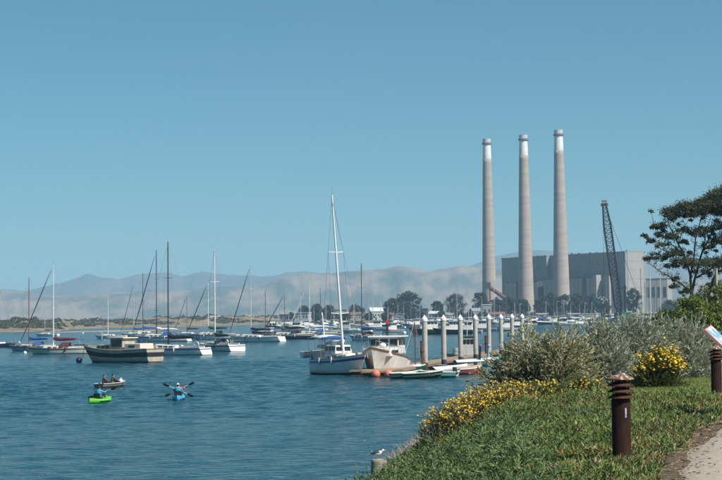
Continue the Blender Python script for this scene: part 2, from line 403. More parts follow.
plant_m = mat('plant_cladding', (0.29, 0.295, 0.275), 0.7, col2=(0.25, 0.255, 0.24), scale=0.08, stretch=(1, 1, 0.2))
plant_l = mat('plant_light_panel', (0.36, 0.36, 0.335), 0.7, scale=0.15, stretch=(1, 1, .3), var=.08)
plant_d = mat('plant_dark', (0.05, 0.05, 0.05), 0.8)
def plant():
    c0 = aty(626, 300, 1640); c0.z = 3.0
    ang = math.atan2(151, -82)     # +X local runs along the shaded front, away to the left; +Y local = towards camera-left
    t = empty('power_plant', c0, ang, 'long grey boxy power plant building behind the three smokestacks', 'power plant')
    H = aty(626, 252, 1640).z - 3
    # local: u along front (0..172), w = depth: -19..0 is the main block (w>0 protrudes towards the left/front)
    def blk(name, u0, u1, w0, w1, z0, z1, m=plant_m):
        return MB().box(((u0 + u1) / 2, (w0 + w1) / 2, (z0 + z1) / 2), (u1 - u0, w1 - w0, z1 - z0)).build(name, m, t)
    main = blk('turbine_hall', 0, 104, -19, 0, 0, H)
    left = blk('boiler_block', 104.01, 172, -19, 3.6, 0, H)
    # vertical cladding ribs, parapet and roof vents
    b = MB()
    for u in np.arange(2, 103, 4.0): b.box((u, 0.12, H / 2 + 6), (0.5, 0.24, H - 14))
    b.build('cladding_ribs', plant_m, main)
    b = MB()
    for u in np.arange(106, 171, 4.0): b.box((u, 3.72, H / 2 + 6), (0.5, 0.24, H - 14))
    b.build('cladding_ribs', plant_m, left)
    MB().box((52, -9.5, H + .35), (104.6, 19.6, 0.7)).build('parapet', plant_m, main)
    MB().box((138, -7.7, H + .35), (68.4, 23.2, 0.7)).build('parapet', plant_m, left)
    rg = random.Random(3)
    for i in range(14):
        u = 4 + i * 12; MB().box((u + rg.uniform(-3, 3), -1.5 - rg.random() * 3, H + 1.0), (.8 + rg.random(), 1.0, .5 + rg.random() * .9)).build('roof_vent', plant_d, t)
    # light end wall panels with horizontal joints
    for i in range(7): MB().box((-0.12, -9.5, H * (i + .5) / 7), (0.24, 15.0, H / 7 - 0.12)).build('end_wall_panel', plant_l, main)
    # low annexes with light panelled walls
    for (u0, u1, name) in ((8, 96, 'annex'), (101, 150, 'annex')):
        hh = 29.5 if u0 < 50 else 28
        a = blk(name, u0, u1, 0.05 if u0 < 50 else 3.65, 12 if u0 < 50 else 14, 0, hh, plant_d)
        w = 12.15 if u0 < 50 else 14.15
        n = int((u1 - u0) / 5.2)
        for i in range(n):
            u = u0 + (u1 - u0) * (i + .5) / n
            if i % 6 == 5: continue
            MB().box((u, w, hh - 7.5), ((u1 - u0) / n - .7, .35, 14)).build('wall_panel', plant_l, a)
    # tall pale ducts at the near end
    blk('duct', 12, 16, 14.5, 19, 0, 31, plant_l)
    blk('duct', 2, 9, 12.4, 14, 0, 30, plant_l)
    return t
plant()
def side_building(px0, px1, y_top, D, label, m, depth=18):
    a = aty(px0, 310, D); b = aty(px1, 310, D); h = aty(px0, y_top, D).z - 3
    t = empty('plant_outbuilding', ((a.x + b.x) / 2, D + depth / 2, 3), R(-20), label, 'building')
    w = (b.x - a.x)
    MB().box((0, 0, h / 2), (w, depth, h)).build('wall', m, t)
    MB().box((0, 0, h + .2), (w + .6, depth + .6, .4)).build('roof', plant_d, t)
    for i in range(4): MB().box((-w / 2 + w * (i + .5) / 4, -depth / 2 - .04, h * .62), (w / 7, .1, h * .3)).build('window', mat('far_glass', (0.03, 0.04, 0.05), 0.2), t)
side_building(649, 672, 279, 1700, 'lower pale grey building beside the lit end of the power plant', plant_l)
# brown inclined conveyor gantry next to the left stack
g0, g1 = aty(489, 287, 1600), aty(505, 298, 1600)
t = empty('conveyor', (g0.x, 1600, 3), 0, 'brown inclined conveyor gantry beside the left smokestack', 'conveyor')
rust = mat('rust_brown', (0.14, 0.06, 0.04), 0.85, scale=.6)
MB().tube([(0, 0, g0.z - 3), (g1.x - g0.x, 0, g1.z - 3)], 1.5, 4).build('gantry', rust, t)
for f in (0.05, 0.95):
    x = (g1.x - g0.x) * f; z = (g0.z - 3) * (1 - f) + (g1.z - 3) * f
    MB().box((x, 0, z / 2), (1.0, 1.6, z)).build('support', rust, t)
MB().box((-1.5, 0, g0.z - 2), (5, 5, 5)).build('head_house', plant_d, t)
# ------------------------------------------------------------------ paints and cloths
def paint(name, c, rough=0.35, var=0.06, **k): return mat(name, c, rough, var, k.pop('scale', 1.5), **k)
WHITE = paint('gelcoat_white', (0.80, 0.80, 0.77)); CREAM = paint('cream_paint', (0.66, 0.60, 0.49), 0.6)
NAVY = paint('navy_paint', (0.018, 0.03, 0.075)); LBLUE = paint('pale_blue_paint', (0.34, 0.47, 0.60)); DGREEN = paint('dark_green_paint', (0.02, 0.09, 0.06))
TEAL = paint('teal_paint', (0.10, 0.28, 0.27)); REDP = paint('red_paint', (0.34, 0.08, 0.07)); PINK = paint('faded_red_paint', (0.60, 0.22, 0.22))
GREYP = paint('grey_paint', (0.40, 0.41, 0.40), 0.6); BLACK = paint('black_paint', (0.02, 0.02, 0.022), 0.5); BLUES = paint('blue_stripe', (0.04, 0.10, 0.35))
ALU = mat('mast_alu', (0.62, 0.62, 0.60), 0.45, 0.05, 2, metal=0.3); DMAST = paint('dark_mast', (0.06, 0.07, 0.085), 0.5); WOOD = paint('varnished_wood', (0.22, 0.11, 0.05), 0.5); WMAST = paint('white_mast', (0.74, 0.74, 0.72), 0.4)
C_NAVY = mat('cloth_navy', (0.015, 0.02, 0.045), 0.9, 0.2, 4, bump=.02); C_BLUE = mat('cloth_blue', (0.02, 0.12, 0.42), 0.9, 0.2, 4, bump=.02)
C_WINE = mat('cloth_wine', (0.13, 0.02, 0.03), 0.9, 0.2, 4, bump=.02); C_GREEN = mat('cloth_green', (0.02, 0.075, 0.06), 0.9, 0.2, 4, bump=.02); C_WHITE = mat('cloth_white', (0.72, 0.71, 0.68), 0.9, 0.1, 4, bump=.02); C_BROWN = mat('cloth_brown', (0.09, 0.055, 0.045), 0.9, 0.2, 4); C_TAN = mat('cloth_tan', (0.42, 0.35, 0.25), 0.9, 0.1, 4)
GLASS = mat('dark_window', (0.02, 0.03, 0.035), 0.12, 0.1, 2, spec=0.6); STEEL = mat('stainless', (0.6, 0.6, 0.6), 0.3, .05, 3, metal=.8); RIGG = mat('rigging_wire', (0.25, 0.25, 0.25), 0.5, .1, 3)
TEAK = mat('teak_deck', (0.30, 0.21, 0.13), 0.8, 0.15, 8, stretch=(.2, 3, 1)); DECKW = mat('deck_offwhite', (0.68, 0.67, 0.62), 0.7, .06, 3); RUBBER = mat('grey_rubber', (0.35, 0.36, 0.36), 0.7)
ANTIF = mat('antifoul', (0.045, 0.035, 0.035), 0.8, .2, 3); ORANGE = mat('orange_float', (0.75, 0.20, 0.13), 0.5, .1, 5)
CLOTHS = {'navy': C_NAVY, 'blue': C_BLUE, 'burgundy': C_WINE, 'green': C_GREEN, 'white': C_WHITE, 'brown': C_BROWN, 'tan': C_TAN}

class Hull:
    """x forward, z=0 waterline. b(t): half beam along t (0 stern .. 1 bow); v: 0 waterline-ish .. 1 sheer"""
    def __init__(s, L, B, fbow, fmid, fstern, transom=0.75, rake=0.12, srake=0.0, flare=0.22, draft=0.35, full=1.0):
        s.L, s.B, s.fb, s.fm, s.fs, s.tr, s.rake, s.sr, s.fl, s.dr, s.full = L, B, fbow, fmid, fstern, transom, rake, srake, flare, draft, full
    def hb(s, t):
        m = 0.42
        if t < m: q = 1 - (1 - s.tr) * ((m - t) / m) ** 2
        else:
            u = (t - m) / (1 - m); q = max(0.0, 1 - u ** (2.1 * s.full)) ** 0.9
        return s.B / 2 * q
    def sheer(s, t):
        return s.fs + (s.fm - s.fs) * sstep(0, .45, t) + (s.fb - s.fm) * max(0, (t - .35) / .65) ** 1.7
    def pt(s, t, v, side, off=0.0):
        zs = s.sheer(t); z = -s.dr + (zs + s.dr) * v
        g = (1 - s.fl) + s.fl * v ** 0.8; w = min(1, (v / 0.30)) ** 0.55 if v < .30 else 1
        # fine entry below the sheer near the bow
        fine = 1 - (1 - v) * 0.75 * sstep(.6, 1.0, t)
        y = s.hb(t) * g * w * fine
        xb = s.L * (t - .5); xk = xb - s.rake * s.L * (1 - v) * sstep(.55, 1, t) + s.sr * s.L * (1 - v) * sstep(.3, 0, t) if False else xb - s.rake * s.L * (1 - v) * sstep(.55, 1, t) + s.sr * s.L * (1 - v) * (1 - sstep(0, .3, t))
        return Vector((xk, side * (y + off), z))
    def shell(s, v0=0.0, v1=1.0, nt=18, nv=7, off=0.0, t0=0.0, t1=1.0, transom=True):
        b = MB(); vs = np.linspace(v0, v1, nv); ts = [t0 + (t1 - t0) * (1 - (1 - k) ** 1.5) for k in np.linspace(0, 1, nt)]
        for side in (-1, 1):
            rows = [[s.pt(t, v, side, off) for v in vs] for t in ts]
            b.grid(rows if side > 0 else [r[::-1] for r in rows])
        if transom and t0 == 0:
            rows = [[s.pt(0, v, -1, off) - Vector((off, 0, 0)), s.pt(0, v, 0) - Vector((off + .03 * s.B * v, 0, 0)), s.pt(0, v, 1, off) - Vector((off, 0, 0))] for v in vs]
            b.grid(rows)
        return b
    def deck(s, drop=0.06, nt=16, t0=0.0, t1=0.985):
        ts = np.linspace(t0, t1, nt); rows = []
        for t in ts:
            a, c = s.pt(t, 1, -1), s.pt(t, 1, 1); a.z -= drop; c.z -= drop; m = (a + c) / 2; m.z += .04 * s.B * .5
            a.y *= .97; c.y *= .97; rows.append([a, m, c])
        return MB().grid(rows)
    def rail(s, r=0.025, nt=20, h=0.0, n=5):
        b = MB()
        for side in (-1, 1):
            b.tube([s.pt(t, 1, side) + Vector((0, 0, h)) for t in np.linspace(0, 1, nt)], r, n)
        return b
def trunk_cabin(h, x0, x1, w, hgt, z0=None, taper=.8, front=0.5):
    """coachroof: w fraction of beam; returns MB"""
    rows = []
    xs = [x0, x0 + .06, (x0 * 2 + x1) / 3, (x0 + 2 * x1) / 3, x1 - front * hgt, x1]
    for i, x in enumerate(xs):
        t = x / h.L + .5; hb = h.hb(min(.97, max(0.02, t))) * w; z = h.sheer(t) - .08 if z0 is None else z0
        k = 1.0 if 0 < i < 5 else 0.02
        H = hgt * k; rows.append([(x, -hb, z), (x, -hb * taper ** .5, z + H * .8), (x, -hb * taper * .55, z + H), (x, hb * taper * .55, z + H), (x, hb * taper ** .5, z + H * .8), (x, hb, z)])
    return MB().grid(rows)
def cover(p0, p1, r, sag=0.0, n=9, seed=1):
    rg = random.Random(seed); pts = []; rs = []
    for i in range(n):
        k = i / (n - 1); p = Vector(p0).lerp(Vector(p1), k); p.z += r * .4 * math.sin(math.pi * k) - sag * math.sin(math.pi * k) + r * 1.6 * max(0, 1 - k * 5)
        pts.append(p); rs.append(r * (1.45 - .75 * k) * (0.88 + .24 * rg.random()) * (0.5 if i in (0, n - 1) else 1))
    return MB().tube(pts, rs, 8)

def sailboat(px, wl, top, L, hd, label, hull=WHITE, stripe=None, boot=ANTIF, cov=C_NAVY, mastm=ALU, jib=None, B=None, cabin=DECKW, dodger=None, detail=2, lean=0.0, mast_at=0.08, sprit=0.0, spreaders=2, group=None, transom=.72, boom=True, fb=None, mizzen=None, extras=None, name='sailboat', deckm=DECKW):
    foot = onz(px, wl, 0.0); H = aty(px, top, foot.y).z
    B = B or L * .31; a = R(hd)
    f = fb or (0.115 * L, .085 * L, .09 * L)
    hl = Hull(L, B, *f, transom=transom, rake=.13, srake=-.05 if detail > 1 else 0)
    mx = mast_at * L
    loc = Vector((foot.x - mx * math.cos(a), foot.y - mx * math.sin(a), 0))
    t = empty(name, loc, a, label, 'sailboat', group)
    ns = (12, 5) if detail < 2 else (22, 9)
    hullo = hl.shell(0, 1, *ns).build('hull', hull, t, True)
    hl.shell(0.0, .30 if detail > 1 else .33, ns[0], 4, .012).build('boot_stripe', boot, hullo, True)
    if stripe: hl.shell(.80, .90, ns[0], 3, .014).build('sheer_stripe', stripe, hullo, True)
    hl.deck().build('deck', deckm, t)
    if detail > 1: hl.rail(.03).build('toe_rail', TEAK, t)
    ch = .045 * L
    cab = trunk_cabin(hl, -.12 * L, .24 * L, .58, ch).build('cabin', cabin, t)
    if detail > 0:
        for side in (-1, 1):
            for k in range(3 if detail > 1 else 2):
                x = -.05 * L + k * .085 * L; tt = x / L + .5
                MB().box((x, side * (hl.hb(tt) * .575), hl.sheer(tt) - .08 + ch * .5), (.055 * L, .06, ch * .34)).build('window', GLASS, cab)
    zd = hl.sheer(mx / L + .5); lx = math.tan(R(lean)) * H
    tip = Vector((mx - .01 * H, lx, H)); rt = 0.0035 * H + .035
    MB().tube([(mx, 0, zd - .1), tip], [rt * 1.25, rt * .8], 10).build('mast', mastm, t, True)
    zb = zd + ch + .5 + .015 * L
    bl = .40 * L; bend = Vector((mx - bl, 0, zb + .08))
    if boom:
        bo = MB().tube([(mx - .1, 0, zb), bend], .055, 6).build('boom', mastm, t)
        if cov is not None: cover((mx - .05, 0, zb + .14), (mx - bl * .97, 0, zb + .2), .021 * L, seed=int(px)).build('sail_cover', cov, bo, True)
    bow = hl.pt(1, 1, 0) + Vector((-.02, 0, .05))
    if sprit:
        tipb = bow + Vector((sprit, 0, sprit * .22)); MB().tube([bow - Vector((1.0, 0, .12)), tipb], .07, 6).build('bowsprit', WOOD, t); bow = tipb
    st = hl.pt(0, 1, 0) + Vector((.1, 0, .05))
    rr = .013 if detail > 1 else .02
    w = MB(); w.tube([bow, tip * .97 + Vector((mx, 0, 0)) * .03], rr, 4); w.tube([st, tip], rr, 4)
    sp = []
    for k in range(spreaders):
        q = (k + 1) / (spreaders + 1) * 1.02; c = Vector((mx, 0, 0)).lerp(tip, q); c.z = H * q; hw = .27 * B * (1.15 - q * .4)
        sp.append((c, hw))
    for side in (-1, 1):
        ch_ = hl.pt(.5 + mast_at - .02, 1, side); pts = [ch_] + [c + Vector((0, side * hw, .05)) for c, hw in sp] + [tip]
        for p, q in zip(pts, pts[1:]): w.tube([p, q], rr, 4)
    w.build('rigging', RIGG, t)
    for c, hw in sp:
        MB().tube([c + Vector((0, -hw, .05)), c, c + Vector((0, hw, .05))], .035, 6).build('spreader', mastm, t)
    if jib is not None:
        p1 = tip * .93 + bow * .07; MB().tube([bow + Vector((0, 0, .35)), bow.lerp(p1, .3), bow.lerp(p1, .75), p1], [.04, .0085 * L, .0065 * L, .025], 7).build('furled_jib', jib, t, True)
    if dodger is not None:
        dx = -.13 * L; w_ = hl.hb(.38) * .62; z0 = hl.sheer(.37) - .05; hh = ch + .52
        rows = []
        for k, (xx, hk) in enumerate(((dx + .95, .42), (dx + .62, .93), (dx, 1.0), (dx - .55, .97))):
            rows.append([(xx, w_ * math.cos(an), z0 + .2 + (hh - .2) * hk * math.sin(an) ** .6) for an in np.linspace(.02, math.pi - .02, 9)])
        MB().grid(rows).build('dodger', dodger, t, True)
    if detail > 1:
        w = MB()
        for side in (-1, 1):
            tops = []
            for tt in np.linspace(.04, .93, 9):
                p = hl.pt(tt, 1, side); q = p + Vector((0, -.02 * side, .62)); w.tube([p, q], .016, 4); tops.append(q)
            for q1, q2 in zip(tops, tops[1:]):
                w.tube([q1, q2], .010, 4); w.tube([q1 - Vector((0, 0, .3)), q2 - Vector((0, 0, .3))], .010, 4)
        bp = [hl.pt(.93, 1, -1) + Vector((0, .02, .62)), hl.pt(1, 1, 0) + Vector((.05, 0, .66)), hl.pt(.93, 1, 1) + Vector((0, -.02, .62))]
        w.tube(bp, .02, 5); sp_ = [hl.pt(.04, 1, -1) + Vector((0, 0, .62)), hl.pt(.0, 1, -.5) + Vector((0, 0, .64)), hl.pt(.0, 1, .5) + Vector((0, 0, .64)), hl.pt(.04, 1, 1) + Vector((0, 0, .62))]
        w.tube(sp_, .02, 5); w.build('guard_rail', STEEL, t)
        # cockpit coaming and wheel
        cx = -.30 * L; zc = hl.sheer(.2)
        ck = MB()
        for side in (-1, 1): ck.box((cx, side * hl.hb(.2) * .55, zc + .1), (.26 * L, .16, .28))
        ck.box((cx, 0, zc - .02), (.24 * L, hl.hb(.2) * 1.0, .06)); ck.build('cockpit_coaming', cabin, t)
        wh = MB(); ring = [(cx - .04 * L, .42 * math.cos(an), zc + .75 + .42 * math.sin(an)) for an in np.linspace(0, 2 * math.pi, 15)]
        wh.tube(ring, .022, 5); wh.tube([(cx - .035 * L, 0, zc), (cx - .035 * L, 0, zc + .8)], .06, 6); wh.build('steering_wheel', STEEL, t)
        MB().box((.30 * L, 0, hl.sheer(.8) + .05), (.55, .55, .1), 0, 0, .9).build('hatch', GLASS, t)
        MB().tube([tip, tip + Vector((.02, 0, .7))], .012, 4).build('masthead_aerial', RIGG, t)
    if detail > 1:
        for tt_, s_ in ((.35, 1), (.62, 1), (.35, -1), (.6, -1)):
            q_ = hl.pt(tt_, .95, s_, .1); MB().tube([q_ + Vector((0, 0, .25)), q_ + Vector((0, 0, .1)), q_ + Vector((0, 0, -.35)), q_ + Vector((0, 0, -.45))], [.02, .09, .09, .03], 8).build('fender', C_NAVY if int(px) % 2 else C_WHITE, t, True)
        for k_ in range(3):
            MB().box((-.2 * L + k_ * .16 * L, (.25 if k_ % 2 else -.3), hl.sheer(.4) + .12 + .3 * (k_ == 1)), (.5, .35, .28), k_).build('deck_gear', (C_TAN, C_BLUE, GREYP)[k_], t, bevel=.05)
    if mizzen:
        mz = Vector((-.36 * L, 0, 0)); MB().tube([(mz.x, 0, hl.sheer(.15)), (mz.x - .15, lx * .4, mizzen)], .06, 8).build('mizzen_mast', mastm, t)
        cover((mz.x, 0, 2.2), (mz.x - .22 * L, 0, 2.3), .017 * L, seed=3).build('mizzen_cover', cov or C_WHITE, t, True)
    if extras: extras(t, hl, L)
    return t

def ring_buoy(t, hl, L):
    b = MB(); c = hl.pt(.03, 1, 1) + Vector((0, 0, .45))
    b.tube([(c.x + .3 * math.cos(a), c.y, c.z + .3 * math.sin(a)) for a in np.linspace(0, 2 * math.pi, 13)], .08, 6).build('life_ring', WHITE, t, True)

# ------------------------------------------------------------------ moored sailboats, left to right
G1 = 'sailboats moored in the bay'
sailboat(29, 351.0, 278, 8.5, 168, 'pale blue hulled sailboat with brown mast at far left, blue sail cover', LBLUE, BLUES, cov=C_BLUE, mastm=WOOD, jib=None, dodger=C_BLUE, group=G1, spreaders=1)
sailboat(53.4, 354.0, 264.5, 9.4, 174, 'cream sailboat with burgundy boom cover and long dark furled jib, second from left', mat('offwhite_hull', (0.72, 0.70, 0.62), .4), WOOD, cov=C_WINE, mastm=WMAST, jib=C_BROWN, dodger=C_WINE, sprit=1.1, group=G1, spreaders=1)
sailboat(45, 336.2, 309, 8.5, 160, 'small distant sailboat with green boom cover seen between the two leftmost masts', WHITE, cov=C_GREEN, detail=1, group=G1, spreaders=1)
sailboat(-1, 347.5, 282, 8.0, 5, 'dark hulled sailboat cut off by the left edge of the picture', NAVY, cov=C_WHITE, mastm=ALU, detail=1, group=G1)
sailboat(108, 338.5, 296.5, 8.8, 172, 'small white sailboat with bare boom beyond the tan motor cruiser', WHITE, cov=None, detail=1, group=G1, spreaders=1, mastm=WMAST)
sailboat(134, 337, 283, 10, 160, 'distant sailboat with blue covers left of the tall dark masts', WHITE, cov=C_BLUE, detail=1, group=G1, mastm=ALU, jib=C_BROWN)
sailboat(143, 336, 273, 11, 165, 'distant grey masted sailboat half hidden left of the tallest dark masts', CREAM, cov=C_BLUE, detail=1, group=G1, mastm=DMAST)
sailboat(156.6, 342, 250, 13, 162, 'large white sailboat with dark mast, white flaked sail on boom and dark furled jib', WHITE, BLUES, cov=C_WHITE, mastm=DMAST, jib=C_NAVY, dodger=C_BLUE, group=G1, mast_at=.06)
sailboat(168.4, 355.2, 242, 11.2, 146, 'white sloop with very tall dark mast and navy boom cover', WHITE, BLUES, cov=C_NAVY, mastm=DMAST, dodger=None, group=G1, mast_at=.06, extras=ring_buoy)
sailboat(187, 336.5, 295, 9.5, 160, 'distant sailboat with wine red cover between the two tall white and dark sloops', WHITE, cov=C_WINE, detail=1, group=G1, mastm=WOOD, jib=C_BROWN)
sailboat(208.3, 339.5, 282, 12.5, 165, 'white sailboat with green canvas moored just behind the spreader-masted sloop', WHITE, BLUES, cov=C_GREEN, dodger=C_GREEN, group=G1, jib=C_NAVY, mastm=WMAST, detail=2)
sailboat(215.2, 351.2, 249.5, 10.8, 124, 'white sloop with rounded transom, white mast with two spreaders and dark green dodger', WHITE, NAVY, cov=C_GREEN, dodger=C_GREEN, mastm=WMAST, group=G1, mast_at=.08, transom=.85, extras=ring_buoy)
sailboat(251, 342.2, 264, 11.8, 155, 'white racing sloop with pale mast and dark furled jib right of the green dodger sloop', WHITE, cov=C_NAVY, mastm=ALU, jib=C_BROWN, group=G1, transom=.85)
sailboat(265.5, 335, 290, 11, 160, 'distant dark sailboat with navy cover behind the white racing sloop', NAVY, cov=C_NAVY, mastm=DMAST, detail=1, group=G1)
sailboat(284.6, 339.4, 294, 12, 168, 'navy hulled sailboat with brown mast and low dark boom cover', NAVY, WHITE, cov=C_NAVY, mastm=WOOD, jib=C_BROWN, group=G1, dodger=C_NAVY)
sailboat(309.7, 338.2, 280, 12.5, 172, 'dark hulled sailboat with white sail draped on its boom and pale mast', NAVY, WHITE, cov=C_WHITE, mastm=WMAST, group=G1, jib=C_WHITE, dodger=C_BLUE)
sailboat(320.5, 333.2, 288, 11, 168, 'distant sailboat with dark thin mast right of the white draped sail', WHITE, cov=C_BLUE, mastm=DMAST, detail=1, group=G1)
sailboat(362, 340.6, 263.5, 10.5, 125, 'white sailboat seen from its stern with dark mast and blue cover behind the moored pair', WHITE, BLUES, cov=C_BLUE, mastm=DMAST, group=G1, dodger=C_BROWN, transom=.9)
sailboat(354, 333, 301, 9.5, 160, 'distant white sailboat with tan cover left of the stern-on sailboat', WHITE, cov=C_TAN, mastm=WMAST, detail=1, group=G1)

# ------------------------------------------------------------------ the near ketch-rigged sailboat with dinghy davits
def near_extras(t, hl, L):
    # pilot house with windows, bimini, davits with dinghy, outboard, fenders
    z0 = hl.sheer(.45)
    ph = MB().box((-.09 * L, 0, z0 + .78), (2.2, 1.6, .72), 0, 0, .86).build('pilot_house', DECKW, t, bevel=.06)
    for side in (-1, 1):
        for k in range(3): MB().box((-.09 * L - .72 + k * .72, side * .755, z0 + .83), (.5, .06, .34)).build('window', GLASS, ph)
    for k in (-.38, .38): MB().box((-.09 * L + 1.03, k, z0 + .83), (.06, .5, .34)).build('window', GLASS, ph)
    bi = MB(); rows = [[(x, w_, z0 + 1.95 - .22 * (w_ / 1.3) ** 2 - .05 * abs(x + 3.1)) for w_ in np.linspace(-1.2, 1.2, 7)] for x in np.linspace(-4.4, -1.7, 5)]
    bi.grid(rows); bo = bi.build('bimini', C_WHITE, t, True); sd = bo.modifiers.new('thick', 'SOLIDIFY'); sd.thickness = .05
    fr = MB()
    for x in (-4.3, -3.0, -1.8):
        for side in (-1, 1): fr.tube([(x, side * 1.15, hl.sheer(.15)), (x, side * 1.18, z0 + 1.75)], .02, 5)
    fr.build('bimini_frame', STEEL, t)
    MB().tube([(-1.7, -1.1, z0 + 1.72), (-1.7, 1.1, z0 + 1.72)], .1, 7).build('rolled_canvas', C_BLUE, t, True)
    dv = MB()
    for y in (-.7, .7): dv.tube([(-.46 * L, y, 1.0), (-.5 * L - .15, y, 1.9), (-.5 * L - 1.1, y, 2.05)], .045, 6)
    dv.build('davit', STEEL, t)
    MB().box((.36 * L, 0, hl.sheer(.86) + .12), (.5, .4, .3)).build('anchor_windlass', GREYP, t, bevel=.04)
    MB().tube([(.44 * L, .1, hl.sheer(.94) + .1), (.53 * L, .05, hl.sheer(1) + .05), (.55 * L, .05, hl.sheer(1) - .35)], .03, 6).build('anchor', RIGG, t)
    MB().tube([(-.5 * L + .1, .9, .9), (-.5 * L - .1, .9, .2), (-.5 * L - .12, .9, -.15)], .03, 5).build('boarding_ladder', STEEL, t)
    ob = MB().box((-.5 * L - .2, -.6, 1.15), (.35, .3, .5), 0, 0, .8).box((-.5 * L - .2, -.6, .5), (.14, .12, .9)); ob.build('outboard_motor', BLACK, t, bevel=.03)
near = sailboat(344, 374.8, 195, 8.9, -65, 'near white sailboat with tall leaning mast and dinghy on davits, bow towards camera', WHITE, BLUES, cov=C_WHITE, mastm=WMAST, lean=-3.0, group=None, extras=near_extras, fb=(1.75, 1.3, 1.25), mast_at=.03, mizzen=5.2, B=2.9, dodger=C_WHITE)

# ------------------------------------------------------------------ dinghies
def dinghy(loc, rz, L, label, hullm, inner=GREYP, motor=False, group='dinghies by the float', B=None, cat='dinghy', up=0.0, coverm=None, fbk=1.0):
    t = empty('dinghy', (loc[0], loc[1], up), R(rz), label, cat, group)
    h = Hull(L, B or L * .42, .62 * fbk, .45 * fbk, .42 * fbk, transom=.8, rake=.10, flare=.25, draft=.10, full=1.1)
    h.shell(0, 1, 14, 6).build('hull', hullm, t, True)
    h.rail(.04, 16).build('gunwale', WHITE if hullm in (TEAL, DGREEN, REDP, PINK) else mat('gunwale_grey', (0.45, 0.44, 0.42), .6), t, True)
    if coverm is not None:
        rows = [[h.pt(tt, 1, -1), h.pt(tt, 1, -.5) + Vector((0, 0, .13)), h.pt(tt, 1, 0) + Vector((0, 0, .22)), h.pt(tt, 1, .5) + Vector((0, 0, .13)), h.pt(tt, 1, 1)] for tt in np.linspace(0, 1, 10)]
        MB().grid(rows).build('canvas_cover', coverm, t, True)
    else:
        h.deck(.26 * fbk, 12, 0.01, .95).build('floor', inner, t)
        for x in (-.22, .1, .3): 
            hb = h.hb(x + .5); MB().box((x * L, 0, .34 * fbk), (.26, hb * 1.88, .05)).build('thwart', TEAK, t)
    if motor:
        MB().box((-L / 2 - .12, 0, .62), (.3, .26, .36), 0, 0, .8).box((-L / 2 - .1, 0, .2), (.12, .1, .7)).build('outboard_motor', BLACK, t, bevel=.03)
    return t
p = onz(317, 377) 
# the dinghy hanging at the near sailboat's stern
nl = near.location; ca, sa = math.cos(R(-65)), math.sin(R(-65)); off = Vector((-8.9 / 2 - .85, 0))
dinghy((nl.x + off.x * ca, nl.y + off.x * sa), -65 + 90, 2.7, 'white dinghy hanging on davits at the stern of the near sailboat', WHITE, group=None, up=1.45)

# ------------------------------------------------------------------ motor boats
def motorboat(px, wl, L, hd, label, hull=WHITE, cabin=DECKW, roof=WHITE, stripe=None, group=None, B=None, fly=False, detail=1, cat='motorboat', canopy=None, name='motorboat', mast=1.5, fb=None):
    c = onz(px, wl, 0); t = empty(name, (c.x, c.y, 0), R(hd), label, cat, group)
    f = fb or (.17 * L, .11 * L, .10 * L)
    h = Hull(L, B or L * .34, *f, transom=.9, rake=.16, flare=.32, draft=.3, full=1.15)
    ns = (14, 6) if detail < 2 else (24, 10)
    ho = h.shell(0, 1, *ns).build('hull', hull, t, True); h.shell(0, .30, ns[0], 3, .012).build('boot_stripe', ANTIF, ho, True)
    if stripe: h.shell(.62, .82, ns[0], 3, .014).build('sheer_stripe', stripe, ho, True)
    h.deck().build('deck', DECKW, t)
    z = h.sheer(.5); hb = h.hb(.5)
    MB().box((.02 * L, 0, z + .02 * L + .25), (.42 * L, hb * 1.5, .6 + .03 * L), 0, 0, .92).build('cabin', cabin, t, bevel=.05)
    zz = z + .55 + .035 * L; wh = 1.15 if L > 5 else .7
    w = MB().box((-.06 * L, 0, zz + wh / 2), (.26 * L, hb * 1.35, wh), 0, 0, .88).build('wheelhouse', cabin, t, bevel=.04)
    for side in (-1, 1):
        for k in (-1, 0, 1): MB().box((-.06 * L + k * .078 * L, side * hb * .655, zz + wh * .58), (.062 * L, .07, wh * .42)).build('window', GLASS, w)
    for k in (-1, 0, 1): MB().box((-.06 * L + .124 * L, k * hb * .40, zz + wh * .58), (.07, hb * .34, wh * .42)).build('window', GLASS, w)
    MB().box((-.07 * L, 0, zz + wh + .05), (.31 * L, hb * 1.5, .1)).build('roof', roof, t, bevel=.03)
    if canopy is not None: MB().box((-.33 * L, 0, zz + wh * .72), (.24 * L, hb * 1.4, .12), 0, 0, .95).build('canopy', canopy, t, bevel=.04)
    if mast: MB().tube([(-.06 * L, 0, zz + wh), (-.07 * L, 0, zz + wh + mast)], .04, 6).build('mast', WMAST, t)
    if detail > 0:
        w = MB()
        for side in (-1, 1):
            q0 = None
            for tt in np.linspace(.5, .97, 6):
                a = h.pt(tt, 1, side); q = a + Vector((0, 0, .55)); w.tube([a, q], .018, 4)
                if q0 is not None: w.tube([q0, q], .018, 4)
                q0 = q
        w.build('guard_rail', STEEL, t)
    return t
